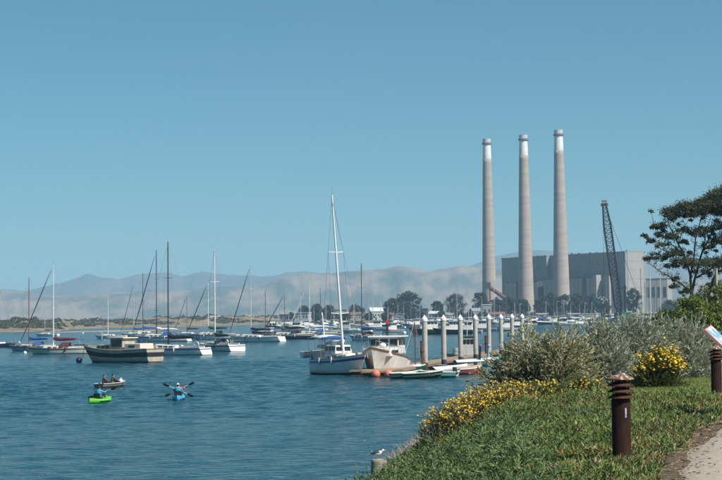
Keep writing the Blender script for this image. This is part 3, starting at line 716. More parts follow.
# ------------------------------------------------------------------ old tan motor cruiser, moored near left
def old_cruiser():
    c = onz(119, 362.8, 0); hd = 143; L = 11.2
    t = empty('motor_cruiser', (c.x, c.y, 0), R(hd), 'old tan motor cruiser with wide dark hull band and no mast, moored alone', 'motorboat')
    tan = mat('weathered_tan', (0.52, 0.47, 0.38), 0.75, 0.15, 2.0, col2=(0.33, 0.29, 0.23)); dk = mat('weathered_black', (0.025, 0.025, 0.03), .6, .2, 2)
    h = Hull(L, 3.4, 2.0, 1.45, 1.6, transom=.86, rake=.15, flare=.22, draft=.3)
    ho = h.shell(0, 1, 24, 12).build('hull', tan, t, True)
    h.shell(.52, .78, 24, 4, .015).build('dark_band', dk, ho, True); h.shell(0, .24, 24, 3, .012).build('boot_stripe', ANTIF, ho, True)
    h.shell(.97, 1.0, 24, 2, .05).build('rub_rail', TEAK, ho, True)
    h.deck(.12).build('deck', TEAK, t); h.rail(.05).build('cap_rail', tan, t, True)
    z = h.sheer(.5) - .1
    MB().box((1.5, 0, z + .32), (2.4, 2.0, .75), 0, 0, .9).build('fore_cabin', tan, t, bevel=.05)
    for s in (-1, 1):
        for x in (.9, 1.6, 2.2): MB().box((x, s * .985, z + .38), (.45, .06, .28)).build('window', GLASS, t)
    wh = MB().box((-.6, 0, z + .64), (2.0, 2.2, 1.45), 0, 0, .93).build('wheelhouse', tan, t, bevel=.05)
    MB().box((-.6, 0, z + 1.42), (2.5, 2.5, .12)).build('roof', CREAM, wh, bevel=.03)
    for s in (-1, 1): MB().box((-.65, s * 1.085, z + .82), (1.45, .06, .75)).build('window', GLASS, wh)
    for y in (-.65, 0, .65): MB().box((.41, y, z + 1.0), (.06, .5, .42)).build('window', GLASS, wh)
    MB().box((-3.1, 0, z + .4), (2.5, 2.3, .75), 0, 0, .94).build('aft_cabin', CREAM, t, bevel=.06)
    for s in (-1, 1): MB().box((-3.0, s * 1.135, z + .45), (.9, .05, .24)).build('window', GLASS, t)
    b = MB(); bow = h.pt(1, 1, 0)
    b.box((bow.x + .35, 0, bow.z + .05), (1.7, .5, .1)); b.build('bow_plank', WOOD, t)
    w = MB()
    for s in (-1, 1):
        w.tube([h.pt(.82, 1, s), h.pt(.82, 1, s) + Vector((0, 0, .65)), Vector((bow.x + 1.1, s * .2, bow.z + .7)), Vector((bow.x + 1.15, s * .2, bow.z))], .025, 5)
        w.tube([h.pt(.93, 1, s), h.pt(.93, 1, s) + Vector((0, 0, .66))], .02, 5)
    w.build('pulpit', STEEL, t)
    MB().tube([(2.6, 0, z + .6), (2.6, 0, z + 2.2)], .03, 5).box((2.6, 0, z + 1.2), (.9, .08, .08)).build('deck_mast', WMAST, t)
    MB().tube([bow + Vector((-.2, 0, -.3)), bow + Vector((.1, 0, -1.2)), bow + Vector((.3, 0, -2.1))], .03, 5).build('mooring_line', RIGG, t)
    p = bow + Vector((.2, -.1, 0)); q = Matrix.Rotation(R(hd), 3, 'Z') @ Vector((p.x, p.y, 0))
    e = empty('mooring_buoy', (c.x + q.x - .3, c.y + q.y - 1, 0), 0, 'dark round mooring buoy at the bow of the tan motor cruiser', 'buoy')
    MB().ball((0, 0, .32), (.72, .72, .72)).build('float', NAVY, e, True); MB().tube([(0, 0, .66), (0, 0, .85)], .05, 6).build('mooring_eye', STEEL, e)
old_cruiser()

# ------------------------------------------------------------------ grey-white cabin cruiser beside the near sailboat
def cabin_cruiser():
    c = onz(388, 374.5, 0); hd = -104; L = 8.8; c = Vector((c.x - .3, c.y + 2.6, 0))
    t = empty('cabin_cruiser', c, R(hd), 'weathered white wooden cabin cruiser with flared bow tied at the end of the float', 'motorboat')
    old = mat('old_white', (0.72, 0.715, 0.69), .6, .12, 1.8, col2=(0.52, 0.51, 0.49))
    h = Hull(L, 3.2, 2.3, 1.5, 1.1, transom=.85, rake=.17, flare=.36, draft=.3, full=1.2)
    ho = h.shell(0, 1, 26, 12).build('hull', old, t, True)
    h.shell(0, .26, 26, 3, .012).build('boot_stripe', ANTIF, ho, True); h.shell(.93, 1, 26, 3, .03).build('rub_rail', WOOD, ho, True)
    h.deck(.05).build('deck', DECKW, t)
    z = h.sheer(.55)
    cab = MB().box((1.1, 0, z + .2), (3.2, 2.5, .7), 0, 0, .92).build('fore_cabin', old, t, bevel=.08)
    for s in (-1, 1): MB().box((1.0, s * 1.19, z + .25), (2.1, .07, .24)).build('window', GLASS, cab)
    wh = MB().box((-1.5, 0, z + .73), (2.6, 2.5, 1.38), 0, 0, .93).build('wheelhouse', old, t, bevel=.05)
    for y in (-.82, 0, .82): MB().box((-.23, y, z + 1.0), (.07, .66, .54)).build('window', GLASS, wh)
    for s in (-1, 1):
        for x in (-2.3, -1.5, -.75): MB().box((x, s * 1.185, z + 1.0), (.62, .07, .52)).build('window', GLASS, wh)
    MB().box((-1.7, 0, z + 1.47), (3.4, 2.8, .12)).build('roof', WHITE, t, bevel=.05)
    MB().ball((.3, 0, z + .75), (.6, .6, .45)).build('searchlight', WHITE, t, True)
    w = MB()
    for s in (-1, 1):
        q0 = None
        for tt in np.linspace(.45, .96, 7):
            a = h.pt(tt, 1, s); q = a + Vector((0, 0, .6)); w.tube([a, q], .018, 4)
            if q0 is not None: w.tube([q0, q], .02, 4)
            q0 = q
    w.build('guard_rail', STEEL, t)
cabin_cruiser()
def float_ball(px, wl, d, m, label, name='mooring_buoy', stalk=False, group=None, bury=.35):
    c = onz(px, wl, 0); e = empty(name, (c.x, c.y, 0), 0, label, 'buoy', group)
    MB().ball((0, 0, d * (.5 - bury)), (d, d, d), 14, 10).build('float', m, e, True)
    MB().tube([(0, 0, d * .55), (0, 0, d * .55 + (.9 if stalk else .12))], .03, 6).build('mooring_eye', STEEL, e)
float_ball(375.8, 377.4, .72, ORANGE, 'pink orange float on the water under the cruiser bow, left of two', 'float_ball', group='orange floats under the cruiser', bury=.15)
float_ball(388.6, 377.4, .72, ORANGE, 'pink orange float on the water under the cruiser bow, right of two', 'float_ball', group='orange floats under the cruiser', bury=.15)
G2 = 'white mooring buoys'
for px, wl, d, lb in ((14, 351, .5, 'white mooring buoy left of the pale blue sailboat'), (25, 353.5, .55, 'white mooring buoy below the pale blue sailboat'), (19.5, 343, .6, 'white mooring buoy above left of the pale blue sailboat'), (83, 333.5, .7, 'small white buoy beyond the leftmost boats near the sandbar'), (60, 330.8, .8, 'tiny white buoy close to the sandbar'), (404.5, 333.6, 1.0, 'white cone-like buoy left of the first piling, lower of two'), (405, 327.8, .9, 'white buoy left of the first piling, upper of two'), (336, 335.5, 1.0, 'white round buoy left of the stern-on sailboat'), (248, 420, .0, '')):
    if d: float_ball(px, wl, d, WHITE, lb, group=G2)

# ------------------------------------------------------------------ red channel marker
c = onz(387.5, 335.0, 0); e = empty('channel_marker', (c.x, c.y, 0), 0, 'red triangular channel marker on a dark pile', 'marker')
zt = aty(387.5, 318.6, c.y).z; s = 1.0 / ppm(c.y)
MB().tube([(0, 0, -1), (0, 0, zt - 3 * s)], .28, 10).build('pile', mat('pile_wood', (0.05, 0.035, 0.03), .9), e, True)
tri = [(-2.2 * s, 0), (2.2 * s, 0), (0, 0)]; zb = zt - 5.4 * s
v = [(x, y, z) for y in (-.33, -.25) for x, z in ((-2.3 * s, zb), (2.3 * s, zb), (.7 * s, zt - 1.4 * s), (0, zt), (-.7 * s, zt - 1.4 * s))]
REDM = mat('marker_red', (0.72, 0.03, 0.025), .5, .08, 3)
for ang in (0, math.pi):
    o = MB().add(v, [(0, 1, 2, 3, 4), (9, 8, 7, 6, 5), (0, 5, 6, 1), (1, 6, 7, 2), (2, 7, 8, 3), (3, 8, 9, 4), (4, 9, 5, 0)]).build('day_board', REDM, e); o.rotation_euler = (0, 0, ang)
# ------------------------------------------------------------------ float dock, pilings
DX, DY = 2.07, 11.6
P0 = onz(425.3, 371.3, 0)
def dock_pt(k, side=0.0, z=0.0):
    """k in piling steps along the float, side metres to the right of the piling line"""
    n = Vector((DY, -DX, 0)).normalized(); return Vector((P0.x + DX * k, P0.y + DY * k, z)) + n * side
pc = mat('piling_concrete', (0.50, 0.47, 0.42), .85, .1, 1.2, col2=(0.36, 0.34, 0.31)); pwet = mat('piling_wet', (0.07, 0.06, 0.05), .7, .2, 3); capm = mat('piling_cap_white', (0.82, 0.82, 0.80), .5, .05, 3)
ORD = ['first', 'second', 'third', 'fourth', 'fifth', 'sixth', 'seventh', 'eighth', 'ninth', 'tenth', 'eleventh', 'twelfth', 'thirteenth', 'fourteenth']
proto = None
for k in range(8):
    lb = 'round concrete piling with white cone cap, %s from the left along the float' % ORD[k]
    if proto is None:
        proto = empty('dock_piling', (0, 0, 0), 0)
        MB().lathe([(.235, -1.5), (.235, 4.35)], 20).build('shaft', pc, proto, True)
        MB().lathe([(.241, -1.2), (.241, .62), (.239, .75)], 20).build('wet_band', pwet, proto, True)
        MB().lathe([(.27, 4.3), (.27, 4.5), (.02, 4.85)], 20).build('cap', capm, proto)
        o = proto
    else: o = copy_tree(proto)
    o.location = dock_pt(k); tag(o, lb, 'piling', 'pilings along the float')
plank = mat('dock_planks', (0.36, 0.26, 0.17), .9, .15, 3, stretch=(.3, 6, 1), col2=(0.24, 0.17, 0.11))
ang = math.atan2(DY, DX)
t = empty('float_dock', P0, ang, 'long brown timber float running behind the row of pilings', 'dock')
stp = math.hypot(DX, DY)
d = MB().box((stp * 3.2, 1.45, .42), (stp * 9.2, 2.3, .14)).build('deck', plank, t)
MB().box((stp * 3.2, 1.45, .16), (stp * 9.2 - .2, 2.1, .4)).build('pontoon', mat('pontoon_dark', (0.05, 0.045, 0.04), .9), t)
for y in (.26, 2.64): MB().box((stp * 3.2, y, .40), (stp * 9.2, .08, .22)).build('waler', mat('waler_wood', (0.22, 0.15, 0.1), .9), t)
for k in range(9): MB().box((stp * (k - .5) + 2, 2.4, .56), (.35, .12, .12)).build('cleat', STEEL, t)
t2 = empty('finger_float', dock_pt(-.55, -1.2), ang, 'short wide end float where the cabin cruiser is tied', 'dock')
MB().box((-2.4, 1.0, .40), (6.5, 4.4, .14)).build('deck', plank, t2); MB().box((-2.4, 1.0, .15), (6.3, 4.2, .38)).build('pontoon', MATS['pontoon_dark'], t2)
brown = mat('old_timber_pile', (0.14, 0.075, 0.045), .9, .2, 3)
for px, yt, yb, lb in ((422.3, 341, 371.5, 'thin brown timber pile just left of the first concrete piling'), (486.3, 335.5, 358, 'thin brown timber pile just left of the fifth concrete piling'), (604.6, 295, 322, 'rust brown steel pile standing left of the crane')):
    c = onz(px, yb, 0); zt = aty(px, yt, c.y).z
    e = empty('timber_pile', (c.x, c.y, 0), 0, lb, 'pile'); r = .16 if yb > 330 else .55
    MB().tube([(0, 0, -1), (.02, 0, zt * .5), (0, .02, zt)], [r * 1.1, r, r * .92], 12).build('post', brown, e, True); MB().tube([(0, 0, zt * .62), (0, 0, zt * .66)], r * 1.12, 12).build('iron_band', BLACK, e)
# gate posts on the float
for px, yb, h_, m_, lb in ((479.5, 361, 1.4, REDP, 'short dark post with red top on the float by the fourth piling'), (488.2, 359.5, 1.3, LBLUE, 'pale blue dock box post beside the fifth piling')):
    c = onz(px, yb, .49); e = empty('dock_post', (c.x, c.y, .49), 0, lb, 'post')
    MB().tube([(0, 0, 0), (.1, 0, h_)], [.13, .1], 8).build('post', BLACK if m_ is REDP else m_, e, True); MB().ball((.1, 0, h_), (.3, .3, .3)).build('top', m_, e, True)
dk = [  # px, wl, L, heading, hull, label, motor, cover
 (406, 378.4, 2.5, 12, DGREEN, 'dark green dinghy at the left end of the dinghy row', False, None),
 (423, 378.6, 3.2, 8, DGREEN, 'larger green dinghy left of the first piling with open thwarts', False, None),
 (436, 378.0, 2.9, 200, TEAL, 'teal dinghy with white gunwale right of the first piling', True, None),
 (443.5, 376.4, 3.0, 20, WHITE, 'white dinghy with twin dark seats in the dinghy row', False, None),
 (450, 374.2, 3.3, 28, PINK, 'faded red dinghy with canvas cover in the dinghy row', False, C_WHITE),
 (456, 371.5, 3.4, 200, WHITE, 'white dinghy with outboard motor right of the second piling', True, None),
 (466, 370.4, 3.0, 25, GREYP, 'grey dinghy in front of the third piling', False, None),
 (467.5, 374.6, 2.4, 10, REDP, 'small red dinghy closest to camera below the third piling', False, C_TAN),
 (474.5, 366.3, 3.8, 15, TEAL, 'teal dinghy near the fourth piling', False, C_WHITE),
 (483, 365.3, 3.6, 12, WHITE, 'white dinghy right of the fourth piling with teal cover', False, mat('cloth_teal', (0.08, 0.36, 0.34), .9, .1, 4))]
for px, wl, L_, hd, hm_, lb, mo, cv in dk:
    c = onz(px, wl, 0); dinghy((c.x, c.y), hd, L_, lb, hm_, motor=mo, coverm=cv, group='dinghies by the float')
sailboat(415.6, 372.2, 321, 4.4, 60, 'small green sailing dinghy with thin bare mast at the end of the float', DGREEN, cov=None, boom=False, detail=0, mastm=WOOD, spreaders=0, fb=(.7, .5, .45))
motorboat(464.5, 360.6, 5.2, 190, 'small grey green motorboat behind the float between third and fourth pilings', GREYP, GREYP, DGREEN, detail=1, mast=1.6)

# ------------------------------------------------------------------ mid-distance motor boats
G3 = 'motorboats anchored in front of the far marina'
for a in ((414.5, 327.5, 11, 190, 'white cabin motorboat moored left behind the first piling', WHITE, DECKW, WHITE, NAVY),
          (429.5, 334.4, 11, 185, 'long dark green workboat behind the first and second pilings', DGREEN, DECKW, WHITE, None),
          (452, 334.2, 10, 182, 'dark low workboat between the second and third pilings', NAVY, DECKW, WHITE, None),
          (391.5, 332.4, 7.5, 200, 'small white motorboat with red side right of the red marker', WHITE, DECKW, WHITE, REDP),
          (376, 330.5, 10, 170, 'white motorboat behind the stern-on sailboat, left of the red marker', WHITE, DECKW, WHITE, None),
          (345, 331.5, 9, 170, 'white motorboat with dark cabin left of the stern-on sailboat mast', WHITE, GREYP, WHITE, None),
          (481, 331.5, 9, 175, 'white motorboat with blue band between fourth and fifth pilings', WHITE, DECKW, WHITE, BLUES),
          (506, 331.0, 9, 185, 'white motorboat between the sixth and seventh pilings', WHITE, DECKW, GREYP, None),
          (516, 328.5, 9, 185, 'blue hulled motorboat between the seventh and eighth pilings', BLUES, DECKW, WHITE, None),
          (467, 333.0, 8, 170, 'cream motorboat between the third and fourth pilings in the distance', CREAM, DECKW, WHITE, None),
          (295, 332.5, 10, 175, 'grey cabin motorboat among masts left of the dark tree block', GREYP, DECKW, WHITE, None)):
    motorboat(*a[:5], hull=a[5], cabin=a[6], roof=a[7], stripe=a[8], group=G3)

# ------------------------------------------------------------------ far marina: many boats, each its own
rg = random.Random(11)
far = []
def ordinal(n): return ORD[n] if n < len(ORD) else '%dth' % (n + 1)
HC = [('white', WHITE), ('white', WHITE), ('white', WHITE), ('navy', NAVY), ('pale blue', LBLUE), ('grey', GREYP), ('dark green', DGREEN), ('cream', CREAM)]
CC = ['blue', 'navy', 'white', 'green', 'tan']
for px, ty in ((272, 300), (278, 304), (301, 296), (314, 303), (326, 299), (334, 305), (369, 296), (373, 290), (381, 295), (398, 305), (411, 306), (436, 303), (445.5, 302), (457.2, 281), (468.6, 286), (494.5, 284), (507, 300), (529, 303), (546, 301), (571, 303), (289, 301), (295, 305), (340, 302), (349, 306), (388, 306), (404, 302), (420, 304), (429, 307), (450, 306), (463, 300), (475, 303), (482, 298), (500, 305), (515, 302), (538, 305), (554, 300), (562, 306), (580, 304), (592, 302), (642, 268), (645.5, 282), (648, 276), (651, 262), (654.5, 284), (657, 278), (661, 270)):
    wl = rg.uniform(325.5, 328.5) - (px - 361) * .0157 if px < 640 else 322.5 - (px - 640) * .02
    far.append(['sail', px, wl, ty])
for px in list(range(272, 345, 9)) + list(range(396, 432, 7)) + list(range(440, 640, 4)):
    far.append(['motor', px + rg.uniform(-2, 2), rg.uniform(324.0, 327.2) - (px - 361) * .0157, 0])
far.sort(key=lambda q: q[1]); cnt = {}
for kind, px, wl, ty in far:
    hn, hm_ = HC[rg.randrange(len(HC))]; cn = CC[rg.randrange(5)]
    key = (kind, hn, cn); n = cnt.get(key, 0); cnt[key] = n + 1
    if kind == 'sail':
        sailboat(px, wl, ty, rg.uniform(9, 13), rg.choice((165, 175, 10, 90, 250)), 'far marina sailboat with %s hull and %s sail cover, %s such from the left' % (hn, cn, ordinal(n)), hm_, cov=CLOTHS[cn], mastm=rg.choice((ALU, WMAST, DMAST, ALU)), detail=0, group='sailboats in the far marina', spreaders=1)
    else:
        motorboat(px, wl, rg.uniform(7, 13), rg.choice((170, 185, 5, 20, 270, 255, 290)), 'far marina motorboat with %s hull and %s canopy, %s such from the left' % (hn, cn, ordinal(n)), hull=hm_, cabin=rg.choice((DECKW, WHITE, CREAM, DECKW)), canopy=CLOTHS[cn], detail=0, group='motorboats in the far marina', mast=rg.choice((0, 2, 3.5)), name='motorboat')

# ------------------------------------------------------------------ barge crane
def crane():
    c = onz(619.5, 323.5, 0); D = c.y; s = 1 / ppm(D)
    c = aty(619.5, 318, 900); D = 900; s = 1 / ppm(D)
    t = empty('crane', (c.x, D, 0), 0, 'tall dark lattice boom crane on a green barge before the power plant', 'crane')
    GR = mat('crane_green', (0.04, 0.16, 0.10), .6, .15, 1); DK = mat('crane_black', (0.03, 0.033, 0.04), .6, .15, 1)
    MB().box((0, 0, .9), (26, 12, 2.4)).build('barge', mat('barge_dark', (0.06, 0.06, 0.065), .8), t)
    MB().box((1.5, 0, 3.6), (7, 5, 2.6)).build('cab', GR, t, bevel=.2); MB().box((-.5, -2.6, 4.4), (2.2, .1, 1.0)).build('window', GLASS, t)
    MB().box((0, 0, 2.2), (6, 6.5, .9)).build('crawler_base', DK, t)
    foot = Vector((0, 0, 4.5)); tip = aty(604.2, 203, D) - Vector((c.x, D, 0)); ax = (tip - foot).normalized()
    sd = ax.cross(Vector((0, 1, 0))).normalized(); bk = Vector((0, 1, 0)); L = (tip - foot).length
    def corner(k, i):
        w = 1.45 * (1 - .55 * max(0, (k - .8) / .2)) * (0.45 + .55 * min(1, k / .08)); a = ((-1, -1), (1, -1), (1, 1), (-1, 1))[i]
        return foot + ax * L * k + sd * a[0] * w + bk * a[1] * w
    ch = MB()
    for i in range(4): ch.tube([corner(k, i) for k in (0, .08, .3, .55, .8, 1)], .27, 6)
    bo = ch.build('boom_chords', DK, t)
    br = MB(); n = 26
    for j in range(n):
        for i in range(4):
            br.tube([corner(j / n, i), corner((j + 1) / n, (i + 1) % 4)], .14, 4); br.tube([corner(j / n, i), corner(j / n, (i + 1) % 4)], .10, 4)
    br.build('boom_lattice', DK, bo)
    MB().tube([tip - ax * .6 - sd * 1.5, tip - ax * .6 + sd * 1.5], .7, 10).box(tip + Vector((0, 0, .8)), (2.0, 1.6, .7)).build('boom_head', mat('crane_orange', (0.28, 0.12, 0.05), .7), t)
    w = MB(); g = Vector((8, 0, 12)); w.tube([tip, g], .07, 4).tube([g, (4, 0, 4.5)], .12, 4).tube([(6.5, 0, 3), g], .25, 6)
    w.build('gantry_and_pendants', DK, t)
    hz_ = tip + Vector((-.6, 0, 0)); MB().tube([hz_, (hz_.x, 0, 9)], .07, 4).build('hoist_rope', DK, t); MB().box((hz_.x, 0, 8.6), (.9, .9, 1.6)).build('hook_block', DK, t)
    x2 = aty(625.5, 318, D).x - c.x
    e = MB().tube([(x2, 0, 1), (x2, 0, aty(625.5, 285, D).z)], .45, 8).box((x2 - 1.4, 0, aty(625, 288, D).z), (4.2, .7, .7)).build('spud_pile', DK, t)
crane()
c = aty(601, 303, 905)
e = empty('water_tank', (c.x, 905, 0), 0, 'round pale grey tank top left of the rust brown pile', 'tank')
zt = aty(601, 296, 905).z
MB().lathe([(1.0, 0), (1.0, zt - 4)], 16).build('pedestal', GREYP, e, True); MB().ball((0, 0, zt - 2.6), (6, 6, 5.2), 20, 14).build('bowl', mat('tank_grey', (0.45, 0.42, 0.38), .8), e, True)

# ------------------------------------------------------------------ waterfront buildings
def house(px0, px1, yt, D, label, wallm, roofm, gable=True, cat='building', rise=.3, wins=4):
    a, b = aty(px0, 315, D), aty(px1, 315, D); w = b.x - a.x; g = 2.0; top = aty((px0 + px1) / 2, yt, D).z - g
    hr = random.Random(int(px0 * 10)); top *= hr.uniform(.72, .95) if w < 14 and top > 9 else 1; wins = hr.choice((2, 3, 3, 4))
    dp = max(6, min(16, w * .8)); t = empty('waterfront_building', ((a.x + b.x) / 2, D + dp / 2, g), R(hr.uniform(-25, 25)), label, cat, 'waterfront buildings')
    hw = top * (1 - rise) if gable else top
    wo_ = MB().box((0, 0, hw / 2), (w, dp, hw)).build('wall', wallm, t)
    if gable:
        v = [(-w / 2 - .4, -dp / 2 - .4, hw), (w / 2 + .4, -dp / 2 - .4, hw), (w / 2 + .4, dp / 2 + .4, hw), (-w / 2 - .4, dp / 2 + .4, hw), (-w / 2 - .4, 0, top), (w / 2 + .4, 0, top)]
        MB().add(v, [(0, 1, 5, 4), (2, 3, 4, 5), (0, 4, 3), (1, 2, 5), (3, 2, 1, 0)]).build('roof', roofm, t)
    else: MB().box((0, 0, hw + .2), (w + .7, dp + .7, .4)).build('roof', roofm, t)
    n = wins
    for i in range(n): MB().box((-w / 2 + w * (i + .5) / n, -dp / 2 - .03, hw * .6), (w / n * .36, .12, hw * .2)).build('window', GLASS, wo_)
    MB().box((-w * .1, -dp / 2 - .04, 1.05), (1.2, .12, 2.1)).build('door', mat('door_paint', (0.12, 0.10, 0.09), .6), wo_)
    return t
WL = {n: mat('wall_' + n, c, .85, .08, .5) for n, c in dict(white=(.46, .45, .42), cream=(.38, .34, .27), grey=(.25, .26, .26), tan=(.27, .21, .15), blue=(.16, .22, .28), dark=(.07, .08, .08)).items()}
RF = {n: mat('roof_' + n, c, .85, .12, .5) for n, c in dict(grey=(.28, .28, .28), brown=(.2, .13, .09), red=(.3, .1, .06), white=(.66, .66, .63), dark=(.06, .06, .06)).items()}
for r in ((281, 296, 311, 1360, 'grey gabled shed at the left end of the waterfront', 'grey', 'grey', True), (297, 310, 313, 1340, 'low white shed left of the dark tree block', 'white', 'white', False),
          (336, 347, 310, 1370, 'white flat roofed building behind the near sailboat mast', 'white', 'grey', False), (350, 361, 312, 1340, 'cream building with brown roof below the small tree', 'cream', 'brown', True),
          (369.5, 382, 307.5, 1370, 'tall white gabled building left of the round tree', 'white', 'white', True), (383, 393, 313, 1340, 'cream shed below the left side of the round tree', 'cream', 'brown', True),
          (394, 408, 314, 1350, 'blue building under the round tree', 'blue', 'grey', False), (409, 421, 315, 1335, 'low dark boathouse under the right side of the round tree', 'dark', 'grey', False),
          (423.5, 431, 305, 1380, 'narrow pale grey tower block between two round trees', 'grey', 'white', False), (430, 442, 311, 1335, 'cream building with rounded pale roof behind the second piling', 'cream', 'white', True),
          (443, 456, 313, 1345, 'white long shed behind the second and third pilings', 'white', 'grey', True), (457, 470, 312, 1340, 'tan building with grey roof behind the third piling', 'tan', 'grey', True),
          (471, 481, 308, 1390, 'grey building beside the dark sloping tree', 'grey', 'grey', True), (482, 491, 305, 1330, 'narrow pale tower with platforms below the left stack', 'grey', 'white', False),
          (492, 505, 312, 1320, 'cream building with red roof right of the left stack', 'cream', 'red', True), (506, 520, 314, 1310, 'white shed with brown roof behind the seventh piling', 'white', 'brown', True),
          (521, 534, 315, 1300, 'grey shed below the middle stack', 'grey', 'dark', False), (536, 549, 313, 1300, 'blue building between middle and right stacks', 'blue', 'grey', True),
          (550, 566, 314, 1290, 'long dark canopy building below the right stack', 'dark', 'dark', False), (567, 580, 313, 1290, 'tan building right of the right stack', 'tan', 'grey', True),
          (581, 598, 314, 1280, 'white flat shed left of the crane', 'white', 'white', False), (606, 616, 314, 1280, 'grey gabled shed directly behind the crane foot', 'grey', 'grey', True), (627, 641, 313, 1280, 'white shed under the dark tree right of the crane', 'white', 'grey', True), (642, 660, 312, 1280, 'cream shed behind the far white masts', 'cream', 'grey', True)):
    house(*r[:5], WL[r[5]], RF[r[6]], r[7])
for px, yt, lb in ((557, 301.5, 'slim lamp post left of the twin far lamps'), (564, 301.5, 'slim lamp post below the right stack'), (520, 304, 'slim lamp post right of the palm before the middle stack'), (585, 303, 'slim lamp post left of the tank'), (428, 300, 'slim lamp post above the pale tower block')):
    c = aty(px, 315, 1285); zt = aty(px, yt, 1285).z; e = empty('lamp_post', (c.x, 1285, 2), 0, lb, 'lamp post', 'lamp posts on the far quay')
    MB().tube([(0, 0, 0), (0, 0, zt - 2)], [.16, .1], 8).build('pole', GREYP, e); MB().box((.6, 0, zt - 2), (1.6, .4, .25)).build('lamp_head', GREYP, e)

# ------------------------------------------------------------------ far trees
tree_bark = mat('bark', (0.10, 0.075, 0.055), .95, .2, 3, bump=.02)
far_leaf = mat('far_leaf', (0.075, 0.085, 0.035), .85, col2=(0.028, 0.042, 0.02), scale=.25, island=.35, transl=.15)
cyp_leaf = mat('cypress_leaf', (0.05, 0.062, 0.028), .85, col2=(0.02, 0.03, 0.015), scale=.3, island=.35, transl=.1)
def far_tree(px0, px1, yt, D, label, leaf=far_leaf, g=2.0, seed=0, clumps=95, trunk=.06, group='trees on the far shore'):
    rn = np.random.default_rng(seed + 100); a, b = aty(px0, 312, D), aty(px1, 312, D); w = (b.x - a.x); H = aty((px0 + px1) / 2, yt, D).z - g
    t = empty('tree', ((a.x + b.x) / 2, D, g), 0, label, 'tree', group)
    tr = MB().tube([(0, 0, -.3), (.2, 0, H * .35), (0, .2, H * .75)], [.035 * H, .026 * H, .008 * H], 8)
    cs, ss = [], []
    for i in range(clumps):
        an = rn.uniform(0, 2 * math.pi); u = rn.uniform(-.95, 1); rr = (1 - u * u) ** .5 * (rn.random() ** .35)
        r_ = w / 2; hh = H * (1 - trunk) / 2; cz = H * trunk + hh
        k = .80 + .12 * rn.random()
        p = (rr * r_ * k * math.cos(an), rr * r_ * k * math.sin(an) * .8, cz + u * hh * k * .95)
        cs.append(p); ss.append(w * rn.uniform(.09, .15))
        if i % 5 == 0: tr.tube([(0, 0, H * rn.uniform(.25, .5)), (p[0] * .5, p[1] * .5, (p[2] + H * .4) / 2 + .5), p], [.012 * H, .008 * H, .003 * H], 5)
    tr.build('trunk', tree_bark, t)
    V, F = tuft_cloud(rn, cs, ss, 38, max(.5, w * .033), .8)
    np_mesh('crown', V, F, leaf, t)
for i, r in enumerate(((297, 312, 305.5, 1385, 'dark tree at the left end of the flat topped tree block'), (309, 325, 303.5, 1390, 'dark tree in the middle of the flat topped tree block'), (321, 337, 305, 1388, 'dark tree at the right end of the flat topped tree block'),
        (346, 366, 304.5, 1400, 'small dark tree left of the white gabled building'), (382, 402, 297.5, 1395, 'lower left half of the big round dark tree pair'), (393, 424, 291.2, 1400, 'big round dark tree right of the white gabled building'),
        (430, 444, 300, 1400, 'small round tree between tower block and the larger round tree'), (444, 467, 292.8, 1400, 'round dark tree left of the left stack'), (471, 491, 290.5, 1420, 'dark sloping cypress hugging the left stack base'),
        (488, 506, 297, 1395, 'bushy tree right of the left stack base'), (500, 518, 296, 1398, 'bushy tree between left and middle stacks'), (513, 531, 298, 1392, 'bushy tree covering the middle stack foot'), (533, 549, 296.5, 1392, 'bushy tree right of the middle stack'), (543, 560, 291.5, 1400, 'taller bushy tree left of the right stack'), (555, 575, 294, 1394, 'bushy tree covering the right stack foot'),
        (568, 588, 292, 1400, 'tall bushy tree right of the right stack'), (582, 602, 293.5, 1396, 'bushy tree left of the tank'), (596, 612, 297, 1394, 'bushy tree behind the rust brown pile'), (624, 643, 287.5, 1390, 'dark isolated tree right of the crane'), (659, 680, 300, 1380, 'dark far tree behind the near spreading tree'))
        + tuple((q, q + 9 + (q % 5), 311.2 + (q % 4) * .6, 1315, 'low dark shrub tree on the far quay, %s from the left' % ORD[k]) for k, q in enumerate((286, 311, 331, 341, 363, 379, 403, 416, 436, 453, 465, 477, 508, 530)))):
    far_tree(*r, leaf=cyp_leaf if i in (0, 1, 2, 8, 18) else far_leaf, seed=i)
# ------------------------------------------------------------------ foreground planting
def hit(px, py, y0=14.0):
    d = ray(px, py); o = Vector((0, 0, CAM_H)); y = y0
    while y < 400:
        p = o + d * (y / d.y)
        if p.z <= max(0, ground_z(p.x, p.y)): return p
        y += 0.1 if y < 80 else .5
    return p
def in_view(x, y, m=40):
    return -(361 + m) / FPX * y < x < (361 + m) / FPX * y
def unit(a): return a / (np.linalg.norm(a, axis=1)[:, None] + 1e-9)
def spikes(P, D, Ln, Wd, bend=0.25, rng_=None):
    """three-sided tapering succulent leaves: base triangle, mid triangle, tip"""
    n = len(P); a = unit(np.cross(D, rng_.normal(size=(n, 3)))); b = np.cross(D, a)
    up = np.array([0, 0, 1.0]); V = []
    mid = P + D * (Ln * .55)[:, None]; tip = P + D * Ln[:, None] + up * (Ln * bend)[:, None]
    for c, w in ((P, .7), (mid, 1.0)):
        for k in range(3):
            an = 2 * math.pi * k / 3; V.append(c + (a * math.cos(an) + b * math.sin(an)) * (Wd * w)[:, None])
    V.append(tip); V = np.stack(V, 1).reshape(-1, 3); o = (np.arange(n) * 7)[:, None]
    F = []
    for k in range(3):
        k2 = (k + 1) % 3; F += [(k, k2, 3 + k2), (k, 3 + k2, 3 + k), (3 + k, 3 + k2, 6)]
    F = (o[:, None] + np.array(F)[None]).reshape(-1, 3)
    return V, F
